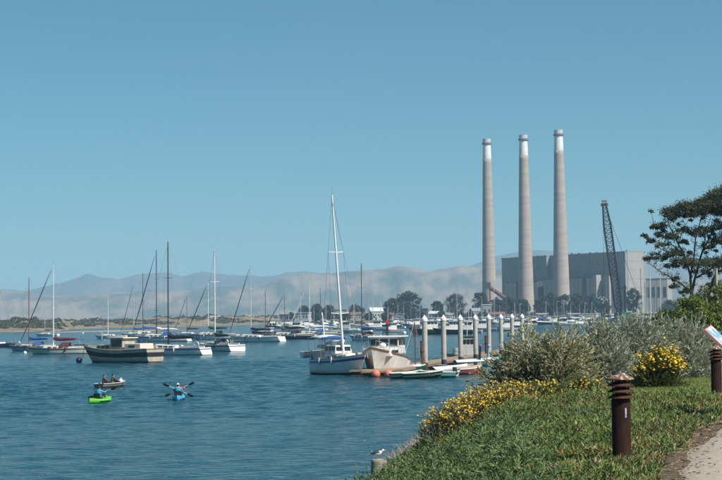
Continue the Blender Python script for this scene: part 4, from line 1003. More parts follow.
def leaves(P, A, N_, Ln, Wd):
    """flat pointed leaves: P base, A axis, N_ side direction"""
    Ln = Ln[:, None]; Wd = Wd[:, None]; fold = np.cross(A, N_) * Wd * .5
    V = np.stack([P, P + A * Ln * .45 + N_ * Wd + fold, P + A * Ln, P + A * Ln * .45 - N_ * Wd + fold], 1).reshape(-1, 3)
    return V, np.arange(len(P) * 4).reshape(-1, 4)

def scatter(rng_, y0, y1, dens, inside):
    pts = []
    ys = np.arange(y0, y1, 0.5)
    for y in ys:
        x0 = max(shore_x(y) + .35, -(381) / FPX * y); x1 = min((361 + 30) / FPX * y, shore_x(y) + 30)
        n = int((x1 - x0) * .5 * dens(y))
        if n <= 0: continue
        X = rng_.uniform(x0, x1, n); Y = rng_.uniform(y, y + .5, n)
        pts += [(x, yy) for x, yy in zip(X, Y) if inside(x, yy)]
    return pts
def lawn_area(x, y): return y > 45.2 + .5 * math.sin(x * 1.3) and x > 5.5 and y < 80
def off_path(x, y, m=0.0):
    l = path_left(y) + .22 * mnoise.noise(Vector((y * 1.4, 0, 8))) - m
    return x < l or x > l + 4.2
rng = np.random.default_rng(21)
def mound(x, y): return 0.19 + 0.19 * mnoise.noise(Vector((x * 1.1, y * .8, 4))) + .10 * mnoise.noise(Vector((x * 3.1, y * 2.6, 9)))
def mat_leaves(name, dens, inside, y0, y1, ln, wd, m, label, cat, tilt=.75, seed=1, lift=0.0):
    rn = np.random.default_rng(seed); pts = scatter(rn, y0, y1, dens, inside)
    if not pts: return
    P = np.array([(x, y, ground_z(x, y) + max(.0, mound(x, y)) * rn.uniform(.4, 1.0) + lift) for x, y in pts])
    D = rn.normal(size=P.shape) * tilt; D[:, 2] = np.abs(D[:, 2]) * .5 + .5; D = unit(D)
    Ln = rn.uniform(.65, 1.25, len(P)) * ln * (P[:, 1] / 28) ** .35; Wd = Ln * wd
    V, F = leaves(P, D, unit(np.cross(D, rn.normal(size=D.shape))), Ln * 1.08, Wd * 1.05)
    o = np_mesh(name, V, F, m); tag(o, label, cat, kind='stuff'); return o
def patch(x, y, s, seed): return mnoise.noise(Vector((x * s, y * s * .7, seed)))
ice_g = mat('ice_plant_green', (0.20, 0.26, 0.06), .55, col2=(0.06, 0.105, 0.028), scale=1.1, island=.35, transl=.15)
ice_r = mat('ice_plant_red', (0.30, 0.09, 0.035), .6, col2=(0.30, 0.18, 0.045), scale=2.0, island=.35, transl=.1)
ice_d = mat('ice_plant_dry', (0.36, 0.27, 0.17), .9, col2=(0.17, 0.11, 0.07), scale=3.0, island=.4)
base_in = lambda x, y: off_path(x, y, .05) and not lawn_area(x, y)
dn = lambda k: (lambda y: k * min(1.4, (30 / y) ** 1.1))
mat_leaves('ice_plant', dn(840), lambda x, y: base_in(x, y) and patch(x, y, .9, 3) > -.62, 19, 62, .078, .13, ice_g, 'mat of green succulent ice plant covering the bank', 'ice plant', seed=3)
mat_leaves('ice_plant_red', dn(90), lambda x, y: base_in(x, y) and patch(x, y, .55, 11) > .06, 19, 62, .075, .12, ice_r, 'reddish ice plant leaves scattered in the green mat', 'ice plant', seed=4, lift=.02)
mat_leaves('dry_ice_plant', dn(130), lambda x, y: base_in(x, y) and (patch(x, y, .8, 21) > .18 or (x > path_left(y) - .7 - .4 * patch(x, y, 1.5, 2))), 19, 60, .085, .13, ice_d, 'dry tan leaves and litter along the path edge', 'ice plant', tilt=1.4, seed=5, lift=.015)

def spray_cloud(rn, starts, dirs, lens, n, leaf, wd, spread=.7, droop=.0, t0=.15):
    """leafy sprays: n leaflets along each curved twig"""
    m = len(starts); S = np.repeat(starts, n, 0); D = np.repeat(dirs, n, 0); L_ = np.repeat(lens, n)
    t = np.tile(np.linspace(t0, 1, n), m) + rn.uniform(-.03, .03, m * n)
    P = S + D * (L_ * t)[:, None]; P[:, 2] -= droop * L_ * t * t
    side = unit(np.cross(D, rn.normal(size=D.shape)))
    A = unit(D + side * spread); Nn = unit(np.cross(A, rn.normal(size=D.shape)))
    Ln = leaf * rn.uniform(.6, 1.3, len(P)) * (1.15 - .45 * t)
    return leaves(P, A, Nn, Ln, Ln * wd)
# low feathery ground cover over the near part of the bank
gc = mat('ground_cover_leaf', (0.20, 0.28, 0.10), .65, col2=(0.06, 0.115, 0.045), scale=1.4, island=.3, transl=.2)
pts = scatter(rng, 19, 33.5, dn(34), lambda x, y: off_path(x, y, .9) and x < 1.9 + (y - 22) * .05 + 1.2 * patch(x, y, .5, 31))
S = np.array([(x, y, ground_z(x, y) + .12 + max(0, mound(x, y)) * 1.1) for x, y in pts]); D = rng.normal(size=S.shape); D[:, 2] = rng.uniform(.0, .75, len(S)); D[:, 0] += .35; D = unit(D)
V, F = spray_cloud(rng, S, D, rng.uniform(.22, .5, len(S)), 38, .064, .16, .75)
tag(np_mesh('ground_cover', V, F, gc), 'feathery green ground cover spreading over the near bank', 'ground cover', kind='stuff')

# ------------------------------------------------------------------ shrubs
def shrub(name, base, rx, ry, h, label, leafm, sprays, n, leaf, wd, ln, cat='shrub', up=.55, group=None, seed=1, flowers=0, flm=None, twigm=None, fl_size=.03, lumps=7, fl_zone=.35, droop=.0):
    rn = np.random.default_rng(seed); t = empty(name, base, 0, label, cat, group)
    # lumpy dome: a few offset domes make the outline uneven
    C = [(0, 0, 0, 1.0)] + [(rx * .62 * math.cos(a), ry * .62 * math.sin(a), 0, rn.uniform(.48, .72)) for a in rn.uniform(0, 2 * math.pi, lumps)]
    C += [(rx * rn.uniform(-.45, .45), ry * rn.uniform(-.45, .45), h * rn.uniform(.32, .5), rn.uniform(.38, .55)) for _ in range(lumps)]
    S, D = [], []
    w = np.array([c[3] ** 2 for c in C]); w /= w.sum()
    for i in rn.choice(len(C), sprays, p=w):
        cx, cy, cz, s = C[i]; v = rn.normal(size=3); v[2] = abs(v[2]) * .9 - .12; v /= np.linalg.norm(v)
        q = rn.uniform(.38, .93); hh = (h - cz) * (s if cz == 0 and i else 1)
        if i == 0: hh = h * .93
        p = np.array([cx + v[0] * rx * s * q, cy + v[1] * ry * s * q, max(.03, cz + v[2] * hh * q)])
        d = v * np.array([1, 1, .8]) + rn.normal(size=3) * .28 + np.array([0, 0, up]); S.append(p); D.append(d)
    S = np.array(S); D = unit(np.array(D)); Ls = rn.uniform(.6, 1.25, len(S)) * ln
    V, F = spray_cloud(rn, S, D, Ls, n, leaf, wd, .42, droop)
    np_mesh('foliage', V, F, leafm, t)
    tw = MB()
    for i in range(0, len(S), max(1, len(S) // 90)):
        e = S[i] + D[i] * Ls[i] * .6; tw.tube([(S[i][0] * .12, S[i][1] * .12, 0), tuple(S[i] * .55 + np.array([0, 0, .02])), tuple(S[i]), tuple(e)], [.022 * max(.5, h), .013 * max(.5, h), .006, .003], 4, False)
    tw.build('branches', twigm or tree_bark, t)
    if flowers:
        top = S[:, 2] > h * fl_zone; E = (S + D * Ls[:, None] * 1.03)[top]; idx = rn.choice(len(E), min(len(E), flowers), False)
        P = np.repeat(E[idx], 3, 0) + rn.normal(size=(len(idx) * 3, 3)) * fl_size * 1.5
        vs, fs = [], []; m = 7
        for p in P:
            nrm = Vector((rn.normal() * .5, -.35 + rn.normal() * .5, 1)).normalized(); u_ = nrm.orthogonal().normalized(); w_ = nrm.cross(u_); b0 = len(vs); r = fl_size * rn.uniform(.6, 1.15)
            vs.append(tuple(Vector(p) + nrm * r * .35))
            for k in range(m * 2):
                rr = r if k % 2 else r * .7; an = math.pi * k / m; vs.append(tuple(Vector(p) + u_ * rr * math.cos(an) + w_ * rr * math.sin(an)))
            fs += [(b0, b0 + 1 + k, b0 + 1 + (k + 1) % (m * 2)) for k in range(m * 2)]
        me = bpy.data.meshes.new('flowers'); me.from_pydata(vs, [], fs); tag(link_mesh('flowers', me, flm, t), kind='stuff')
    return t
sage_a = mat('sage_leaf_olive', (0.54, 0.51, 0.31), .8, col2=(0.33, 0.33, 0.18), scale=2.2, island=.3, transl=.22)
sage_b = mat('sage_leaf_grey', (0.50, 0.52, 0.41), .8, col2=(0.33, 0.36, 0.26), scale=2.0, island=.28, transl=.22)
green_l = mat('shrub_leaf_green', (0.17, 0.21, 0.07), .7, col2=(0.08, 0.11, 0.035), scale=3, island=.3, transl=.2)
greyg_l = mat('shrub_leaf_greygreen', (0.32, 0.33, 0.23), .8, col2=(0.16, 0.18, 0.11), scale=3, island=.3, transl=.2)
yellow = mat('yellow_petals', (0.85, 0.60, 0.02), .6, col2=(0.72, 0.42, 0.01), scale=9, island=.2, transl=.2)
rustl = mat('rusty_leaf', (0.30, 0.12, 0.05), .8, col2=(0.17, 0.10, 0.05), scale=3, island=.4, transl=.15)
def at_plat(px, Y, z=None):
    p = aty(px, 300, Y); zz = ground_z(p.x, Y) if z is None else z; return Vector((p.x, Y, zz))
SG = 'grey green shrubs on the bank'
shrub('shrub', at_plat(546, 53), 1.52, 1.35, 1.86, 'big olive grey shrub in front of the pilings, left of the shrub row', sage_a, 2700, 28, .060, .28, .24, up=.12, group=SG, seed=5)
shrub('shrub', at_plat(514, 55), .80, .75, 1.05, 'lower olive shrub leaning over the water at the left foot of the big one', sage_a, 1000, 28, .060, .28, .22, up=.12, group=SG, seed=6)
shrub('shrub', at_plat(596, 57), 1.08, 1.15, 1.82, 'grey shrub behind and right of the big olive one', sage_b, 1600, 30, .060, .27, .29, up=.2, group=SG, seed=7)
shrub('shrub', at_plat(632, 59), 1.22, 1.15, 1.93, 'tall silvery grey shrub above the near lamp bollard', sage_b, 2000, 30, .060, .27, .30, up=.2, group=SG, seed=8)
shrub('shrub', at_plat(676, 62), 1.18, 1.15, 1.82, 'silvery grey shrub at the right end of the row beside the far lamp bollard', sage_b, 1750, 30, .060, .27, .29, up=.2, group=SG, seed=9)
FG = 'yellow flowered shrubs on the bank'
for i, (px, py, rx, h_, fl, lm, lb) in enumerate((
        (447, 45.7, .55, .72, 170, greyg_l, 'yellow flowered shrub at the left tip of the bank, lowest by the water'),
        (464, 46.4, .55, .72, 170, greyg_l, 'yellow flowered shrub second from the left tip of the bank'),
        (480, 46.8, .55, .70, 170, greyg_l, 'yellow flowered shrub third from the left tip of the bank'),
        (498, 47.2, .55, .66, 160, greyg_l, 'yellow flowered shrub below the left edge of the big olive shrub'),
        (516, 47.6, .55, .56, 110, greyg_l, 'yellow flowered shrub in front of the big olive shrub, left of the sparse ones'),
        (537, 48.0, .52, .46, 60, green_l, 'sparse yellow flowered shrub in front of the middle of the big olive shrub'),
        (558, 48.5, .50, .38, 40, green_l, 'sparse yellow flowered shrub under the right side of the big olive shrub'),
        (580, 49.0, .42, .36, 46, green_l, 'small sparse yellow flowered shrub left of the near lamp bollard'))):
    p = at_plat(px, py); shrub('flowering_shrub', p - Vector((0, 0, .04)), rx, rx, h_, lb, lm, 560, 26, .05, .22, .2, up=.6, group=FG, seed=30 + i, flowers=fl, flm=yellow, fl_size=.026, lumps=4, fl_zone=.3)
shrub('flowering_shrub', at_plat(655, 54), .60, .55, .98, 'dark green shrub with yellow flowers standing on the lawn before the grey shrubs', green_l, 760, 28, .055, .22, .26, up=.6, group=FG, seed=44, flowers=190, flm=yellow, fl_size=.036, lumps=5, fl_zone=.35)
shrub('shrub', at_plat(697, 63), .55, .5, .55, 'low rust red dry shrub left of the far lamp bollard', rustl, 420, 24, .05, .25, .2, seed=51)
shrub('shrub', at_plat(683, 64.5), .5, .5, .45, 'low rust red dry shrub under the last grey shrub', rustl, 320, 24, .05, .25, .2, seed=52)

# big dark green shrub mass at right, clumps of leaves
def clump_bush(px, Y, rx, ry, h_, label, m, clumps, per, leaf, seed, name='bush'):
    rn = np.random.default_rng(seed); b = at_plat(px, Y); t = empty(name, b, 0, label, 'bush', 'green bushes behind the grey shrubs')
    cs, ss = [], []; br = MB()
    for i in range(clumps):
        v = rn.normal(size=3); v[2] = abs(v[2]); v /= np.linalg.norm(v); q = rn.uniform(.6, .95)
        p = (v[0] * rx * q, v[1] * ry * q, max(.15, v[2] * h_ * q)); cs.append(p); ss.append(rn.uniform(.2, .42))
        if i % 4 == 0: br.tube([(p[0] * .1, p[1] * .1, 0), (p[0] * .5, p[1] * .5, p[2] * .6), p], [.06, .035, .01], 5)
    br.build('branches', tree_bark, t)
    V, F = tuft_cloud(rn, cs, ss, per, leaf, .62); np_mesh('foliage', V, F, m, t)
bright = mat('bush_leaf_bright', (0.16, 0.20, 0.03), .6, col2=(0.07, 0.11, 0.02), scale=1.6, island=.35, transl=.2)
clump_bush(688, 84, 1.75, 2.0, 2.75, 'bright green leafy bush under the spreading tree, left part', bright, 130, 130, .062, 61)
clump_bush(722, 88, 2.2, 2.4, 3.15, 'bright green leafy bush at the right edge under the spreading tree', bright, 160, 130, .062, 62)
clump_bush(662, 92, 1.2, 1.4, 2.0, 'smaller green bush at the left end of the bright green bushes', bright, 70, 170, .055, 63)
clump_bush(612, 78, .8, .9, 1.75, 'small green bush poking up behind the grey shrubs below the crane', bright, 34, 150, .05, 64)

# ------------------------------------------------------------------ spreading tree at right
def spreading_tree(Y=150.0):
    rn = np.random.default_rng(77); b = at_plat(694, Y, PLAT); t = empty('tree', b, 0, 'spreading dark tree with open limbs and flat leaf clusters at the right edge', 'tree')
    W_ = lambda px, py, dz=0.0: aty(px, py, Y + dz) - b
    k = ppm(Y); tr = MB()
    L_ = [([(694, 341), (692.5, 315), (692, 291)], (.24, .2, .16), 0), ([(692, 293), (690, 275), (684, 255), (678, 243), (672, 230), (668, 220)], (.13, .11, .09, .07, .05, .02), .6),
          ([(692, 292), (680, 283), (668, 276), (658, 270), (648, 263)], (.10, .08, .06, .04, .015), -.8), ([(692, 291), (697, 270), (703, 250), (712, 232), (719, 210)], (.13, .11, .09, .06, .03), .9),
          ([(690, 276), (694, 255), (696, 238), (700, 220), (703, 206)], (.10, .08, .06, .05, .02), -.4), ([(684, 256), (668, 252), (656, 246), (650, 241)], (.06, .05, .035, .01), -1.0),
          ([(684, 255), (672, 244), (662, 236), (655, 228)], (.06, .05, .03, .01), 1.0), ([(697, 278), (712, 268), (725, 258), (738, 250)], (.09, .07, .05, .02), -.9),
          ([(703, 250), (722, 235), (740, 220)], (.07, .05, .02), .8), ([(702, 342), (705, 310), (713, 280), (728, 250), (738, 215)], (.2, .17, .13, .09, .03), 1.6),
          ([(678, 243), (684, 228), (690, 214)], (.05, .035, .01), .9), ([(696, 238), (686, 232), (676, 236)], (.045, .03, .01), -1.2), ([(697, 272), (688, 262), (676, 258)], (.05, .03, .01), 1.4),
          ([(694, 310), (684, 296), (675, 286)], (.06, .04, .012), -.7), ([(703, 300), (712, 297), (720, 296)], (.05, .03, .01), -.5), ([(703, 250), (706, 232), (712, 214)], (.06, .045, .015), -.9), ([(668, 252), (660, 256), (650, 259)], (.035, .025, .01), -.6),
          ([(690, 268), (700, 262), (712, 260)], (.05, .035, .01), .4)]
    for pts, rad, dz in L_:
        n = len(pts); q = []
        for i, (x, y) in enumerate(pts): q.append(W_(x + rn.uniform(-.6, .6) * (0 < i), y, dz * i / max(1, n - 1) * 1.6))
        # smooth the polyline a little
        fine, fr = [], []
        for i in range(n - 1):
            for s in (0, .5): fine.append(q[i].lerp(q[i + 1], s) + Vector((rn.normal(), rn.normal(), rn.normal())) * .02); fr.append(rad[i] * (1 - s) + rad[i + 1] * s)
        fine.append(q[-1]); fr.append(rad[-1]); tr.tube(fine, [r_ * .72 for r_ in fr], 7)
    C = [(672, 212, 10, 6), (684, 207, 12, 6), (697, 206, 12, 7), (708, 202, 12, 7), (718, 197, 12, 7), (728, 194, 14, 8), (741, 199, 14, 9), (680, 215, 8, 4), (692, 214, 9, 5), (706, 212, 10, 5), (718, 209, 10, 6), (730, 208, 10, 6), (656, 225.5, 3.5, 2.4), (664, 225, 6, 4), (660, 234, 5, 3.6), (671, 236, 7, 4), (650, 241, 4.5, 3), (645.5, 235, 1.8, 1.2),
         (655, 256, 7, 3.6), (646, 259, 5, 3), (666, 256, 5, 3), (676, 253, 7, 4.5), (680, 262, 10, 4.5), (690, 263, 10, 5), (700, 262, 11, 5), (712, 262, 10, 5), (723, 263, 10, 6), (697, 232, 9, 5), (706, 228, 8, 5), (688, 229, 5, 3.5), (715, 240, 8, 5), (706, 247, 6, 3.6), (726, 240, 9, 6), (737, 234, 10, 7), (666, 266, 4, 2.4), (708, 271, 7, 3.6), (675, 286, 4, 2.2), (684, 290, 4, 2.2), (700, 297, 8, 4), (712, 301, 8, 4), (722, 297, 7, 5), (676, 278, 3, 1.8), (735, 255, 9, 6), (663, 244, 3.5, 2.2), (684, 241, 4, 2.4), (720, 224, 8, 5), (733, 222, 9, 6), (690, 303, 5, 3), (716, 283, 5, 3.5)]
    C += [(c[0] + rn.normal() * c[2] * 1.0, c[1] + abs(rn.normal()) * c[3] * 1.2 - c[3] * .4, c[2] * rn.uniform(.2, .42), c[3] * rn.uniform(.25, .55)) for c in C for _ in range(3)]
    P, A = [], []
    for px, py, rx, ry in C:
        sub = max(3, int(rx * ry / 6))
        for j in range(sub):
            dz = rn.normal() * rx / k * .6; an = rn.uniform(0, 2 * math.pi); rr = rn.random() ** .5
            c = W_(px + rx * rr * math.cos(an) * .8, py + ry * rr * math.sin(an) * .7, dz); s = max(.10, min(rx, ry) / k * rn.uniform(.55, .95))
            n = int(120 * (s / .28) ** 1.5) + 16; d = rn.normal(size=(n, 3)) * s * np.array([.62, .62, .42]); P.append(np.array(c) + d)
            if j % 3 == 0:
                best = min(((W_(x, y) - c).length, x, y) for pts, _, _ in L_ for x, y in pts); e = W_(best[1], best[2]); tr.tube([e, e.lerp(c, .5) + Vector((0, 0, -.05)), c], [.03, .02, .008], 4)
    for pts, rad, dz in L_[1:]:
        for i in range(len(pts) - 1):
            for q in range(5):
                s = rn.random(); a = W_(*pts[i], dz * i / max(1, len(pts) - 1) * 1.6).lerp(W_(*pts[i + 1], dz * (i + 1) / max(1, len(pts) - 1) * 1.6), s); v = Vector((rn.normal(), rn.normal(), abs(rn.normal()) * .8 + .1)) * .28
                tr.tube([a, a + v * .5 + Vector((0, 0, -.03)), a + v], [.014, .010, .005], 4)
                P.append(np.array(a + v) + rn.normal(size=(14, 3)) * .09)
    tr.build('trunk', mat('tree_bark_dark', (0.075, 0.06, 0.05), .95, .25, 4, bump=.01), t)
    P = np.concatenate(P); n = len(P); A = rn.normal(size=(n, 3)); A[:, 2] -= .4; A = unit(A); N_ = unit(np.cross(A, rn.normal(size=(n, 3)))); Ln = rn.uniform(.07, .14, n)
    V, F = leaves(P, A, N_, Ln, Ln * .3)
    np_mesh('crown', V, F, mat('eucalyptus_leaf', (0.095, 0.105, 0.048), .65, col2=(0.04, 0.05, 0.024), scale=1.0, island=.35, transl=.12), t)
spreading_tree()
p = at_plat(716.8, 120, PLAT); zt = aty(716.8, 269, 120).z - PLAT
e = empty('utility_pole', p, 0, 'pale wooden pole standing before the spreading tree at right', 'pole'); MB().tube([(0, 0, 0), (0, 0, zt)], [.11, .085], 10).build('post', mat('pole_wood', (0.46, 0.38, 0.25), .9, .15, 5, stretch=(4, 4, .3)), e, True); MB().tube([(0, 0, zt), (0, 0, zt + .04)], .1, 10).build('cap', GREYP, e)

# ------------------------------------------------------------------ lawn, rocks, twigs
lm = mat('lawn_ground', (0.17, 0.20, 0.06), .95, col2=(0.12, 0.14, 0.05), scale=1.5)
rows = []
for y in np.linspace(44.8, 80, 44):
    rows.append([(x, y, PLAT + .035 + .03 * mnoise.noise(Vector((x * .5, y * .4, 2)))) for x in np.linspace(5.3 - .3 * math.sin(y), path_left(y) + .1, 30)])
tag(MB().grid(rows).build('lawn', lm, smooth=True), kind='structure')
n = 44000; Y = rng.uniform(44.8, 62, n); X = rng.uniform(5.2, 12.2, n); ok = [in_view(x, y, 10) and off_path(x, y) for x, y in zip(X, Y)]
P = np.stack([X, Y, np.full(n, PLAT + .03)], 1)[ok]; D = rng.normal(size=P.shape) * .45; D[:, 2] = 1; D = unit(D); Ln = rng.uniform(.035, .08, len(P))
V, F = leaves(P, D, unit(np.cross(D, rng.normal(size=D.shape))), Ln, Ln * .12)
tag(np_mesh('grass', V, F, mat('grass_blade', (0.25, 0.30, 0.085), .8, col2=(0.15, 0.19, 0.05), scale=1.2, island=.3, transl=.25)), 'short mown grass of the lawn before the grey shrubs', 'grass', kind='stuff')
rockm = mat('shore_rock', (0.27, 0.25, 0.22), .95, .2, 5, col2=(0.11, 0.10, 0.09), bump=.03)
def rock(c, s, label, group, seed, m=rockm, name='rock'):
    bm = bmesh.new(); bmesh.ops.create_icosphere(bm, subdivisions=3, radius=1.0)
    for v in bm.verts:
        n_ = mnoise.fractal(v.co * 1.3 + Vector((seed * 3.7, 0, 0)), 1.0, 2.0, 3); v.co *= 1 + .28 * n_; v.co = Vector((max(-.82, min(.82, v.co.x)) * s[0], max(-.8, min(.8, v.co.y)) * s[1], max(-.7, min(.75, v.co.z)) * s[2]))
    me = bpy.data.meshes.new(name); bm.to_mesh(me); bm.free(); o = link_mesh(name, me, m, None, True); o.location = c; o.rotation_euler = (rng.uniform(-.2, .2), rng.uniform(-.2, .2), rng.uniform(0, 6.28))
    tag(o, label, 'rock', group); return o
for i in range(26):
    y = rng.uniform(58, 118); x = shore_x(y) + rng.uniform(-.5, 1.0); s = rng.uniform(.16, .42)
    rock((x, y, max(0, ground_z(x, y)) + .05), (s, s * rng.uniform(.7, 1.1), s * rng.uniform(.5, .8)), 'grey rock in the rubble line where the bank meets the water', 'shore rubble rocks', i)
GB = onz(377.8, 472.0, 0.0)
gm = mat('weathered_block', (0.36, 0.31, 0.24), .95, .2, 4, col2=(0.17, 0.16, 0.11), bump=.02)
e = empty('stump', (GB.x, GB.y, -.1), R(15), 'weathered tan timber stump at the water edge under the gull', 'stump')
MB().lathe([(.25, -.7), (.24, 0), (.22, .12), (.205, .38), (.20, .46), (.18, .485)], 14).build('body', gm, e, True); MB().lathe([(.172, .485), (.15, .496)], 14).build('sawn_top', mat('sawn_wood', (0.42, 0.36, 0.28), .9, .2, 12), e)
n = 2600; P = []
for i in range(n):
    y = rng.uniform(40, 100); x = shore_x(y) + abs(rng.normal()) * 1.1 + .2; P.append((x, y, max(0, ground_z(x, y)) + rng.uniform(.02, .25)))
for i in range(900):
    px = rng.uniform(382, 436); h_ = hit(px, 475 - (px - 384) * .78 + rng.normal() * 3.0); P.append((h_.x, h_.y, h_.z + rng.uniform(.05, .28)))
n = len(P); P = np.array(P); D = rng.normal(size=P.shape); D[:, 2] = np.abs(D[:, 2]) * .6; D = unit(D); Ln = rng.uniform(.15, .4, n)
V, F = spikes(P, D, Ln, np.full(n, .008), .1, rng); tag(np_mesh('dry_twigs', V, F, mat('dead_twig', (0.40, 0.37, 0.33), .95, .2, 3, col2=(0.22, 0.19, 0.16), island=.3)), 'grey dead twigs along the water side of the bank', 'twigs', kind='stuff')
n = 2600; P = []
while len(P) < n:
    y = rng.uniform(19, 42); x = path_left(y) + rng.normal() * .32 - .05; P.append((x, y, PLAT + .085 + rng.uniform(0, .02)))
P = np.array(P); D = rng.normal(size=P.shape); D[:, 2] *= .12; D = unit(D); Ln = rng.uniform(.02, .07, n); V, F = spikes(P, D, Ln, Ln * .13, .0, rng)
tag(np_mesh('leaf_litter', V, F, ice_d), 'dry leaf litter strewn over the path edge', 'litter', kind='stuff')
# ------------------------------------------------------------------ lamp bollards
rustp = mat('bollard_brown', (0.045, 0.018, 0.010), .75, .2, 5, col2=(0.012, 0.006, 0.005), stretch=(1, 1, .4), spec=.15)
rust_w = mat('bollard_cap_paint', (0.55, 0.49, 0.43), .7, col2=(0.16, 0.07, 0.04), scale=22, thresh=(.50, .62))
louv = mat('bollard_louver', (0.10, 0.04, 0.022), .75, col2=(0.015, 0.009, 0.007), scale=10, spec=.2)
def bollard(base, label, sticker=True):
    t = empty('lamp_bollard', base, R(20), label, 'bollard', 'lamp bollards along the path')
    MB().lathe([(.118, -.2), (.118, .05), (.114, .06), (.114, .86), (.108, .875)], 32).build('post', rustp, t, True)
    MB().lathe([(.07, .86), (.07, 1.12)], 20).build('lamp_core', mat('bollard_core', (0.02, 0.018, 0.016), .5), t, True)
    for k in range(3):
        z = .875 + k * .073
        MB().lathe([(.085, z + .052), (.155, z + .012), (.158, z), (.150, z), (.080, z + .044)], 32).build('louver', louv, t, True)
    MB().lathe([(.150, 1.098), (.160, 1.100), (.158, 1.112), (.09, 1.152), (.062, 1.156), (.058, 1.176), (.02, 1.178)], 32).build('cap', rust_w, t, True)
    MB().tube([(0, 0, 1.175), (0, 0, 1.205)], [.014, .010], 8).build('finial_bolt', STEEL, t)
    for k in range(3):
        a = 2 * math.pi * k / 3; MB().tube([(.11 * math.cos(a), .11 * math.sin(a), .86), (.11 * math.cos(a), .11 * math.sin(a), 1.11)], .008, 6).build('tie_rod', louv, t)
    if sticker:
        rows = [[(.1155 * math.cos(a), .1155 * math.sin(a), z) for z in (.645, .76)] for a in np.linspace(R(-92), R(-82), 4)]
        MB().grid(rows).build('number_strip', mat('sticker', (0.6, 0.62, 0.62), .5, .3, 30), t)
b1 = at_plat(618.8, 25.7) + Vector((0, 0, .05)); bollard(b1, 'rusty brown lamp bollard with white-flaked cap in the ice plant, nearest')
b2 = at_plat(714.6, 46.5); bollard(b2, 'dark brown lamp bollard on the lawn edge, farther one behind the sign panel', False)
# ------------------------------------------------------------------ interpretive panel on a dark pedestal, cut by the right edge
def panel():
    Y = 36.5; c = at_plat(724.5, Y); t = empty('sign', c, R(0), 'tilted information panel on a dark pedestal cut by the right edge', 'sign')
    zc = aty(722, 349.5, Y).z - c.z
    MB().box((0, 0, zc / 2 - .02), (.09, .16, zc)).build('pedestal', mat('sign_dark', (0.02, 0.018, 0.018), .5), t, bevel=.01)
    p0 = aty(704.0, 330.5, Y) - c; ax = Vector((.62, 0, -.60)).normalized()
    L = .92; m = p0 + ax * L / 2
    ry = math.atan2(-ax.z, ax.x)
    M_ = Matrix.Rotation(R(-13), 3, 'Z') @ Matrix.Rotation(ry, 3, 'Y') @ Matrix.Rotation(R(9), 3, 'X')
    def slab(d, off, name, mt, par):
        b = MB(); vs = []
        for x, y, z in ((-1, -1, -1), (1, -1, -1), (1, 1, -1), (-1, 1, -1), (-1, -1, 1), (1, -1, 1), (1, 1, 1), (-1, 1, 1)):
            vs.append(Vector(m) + M_ @ (Vector((x * d[0] / 2, y * d[1] / 2, z * d[2] / 2)) + Vector(off)))
        b.add(vs, [(0, 3, 2, 1), (4, 5, 6, 7), (0, 1, 5, 4), (1, 2, 6, 5), (2, 3, 7, 6), (3, 0, 4, 7)]); return b.build(name, mt, par)
    fr = slab((L, .62, .045), (0, .31, 0), 'panel_frame', mat('panel_edge', (0.62, 0.30, 0.27), .6, .1, 8), t)
    slab((L - .05, .57, .006), (0, .31, .0262), 'panel_face', mat('panel_print', (0.74, 0.66, 0.62), .4, col2=(0.20, 0.36, 0.52), scale=5, thresh=(.45, .55)), t)
panel()

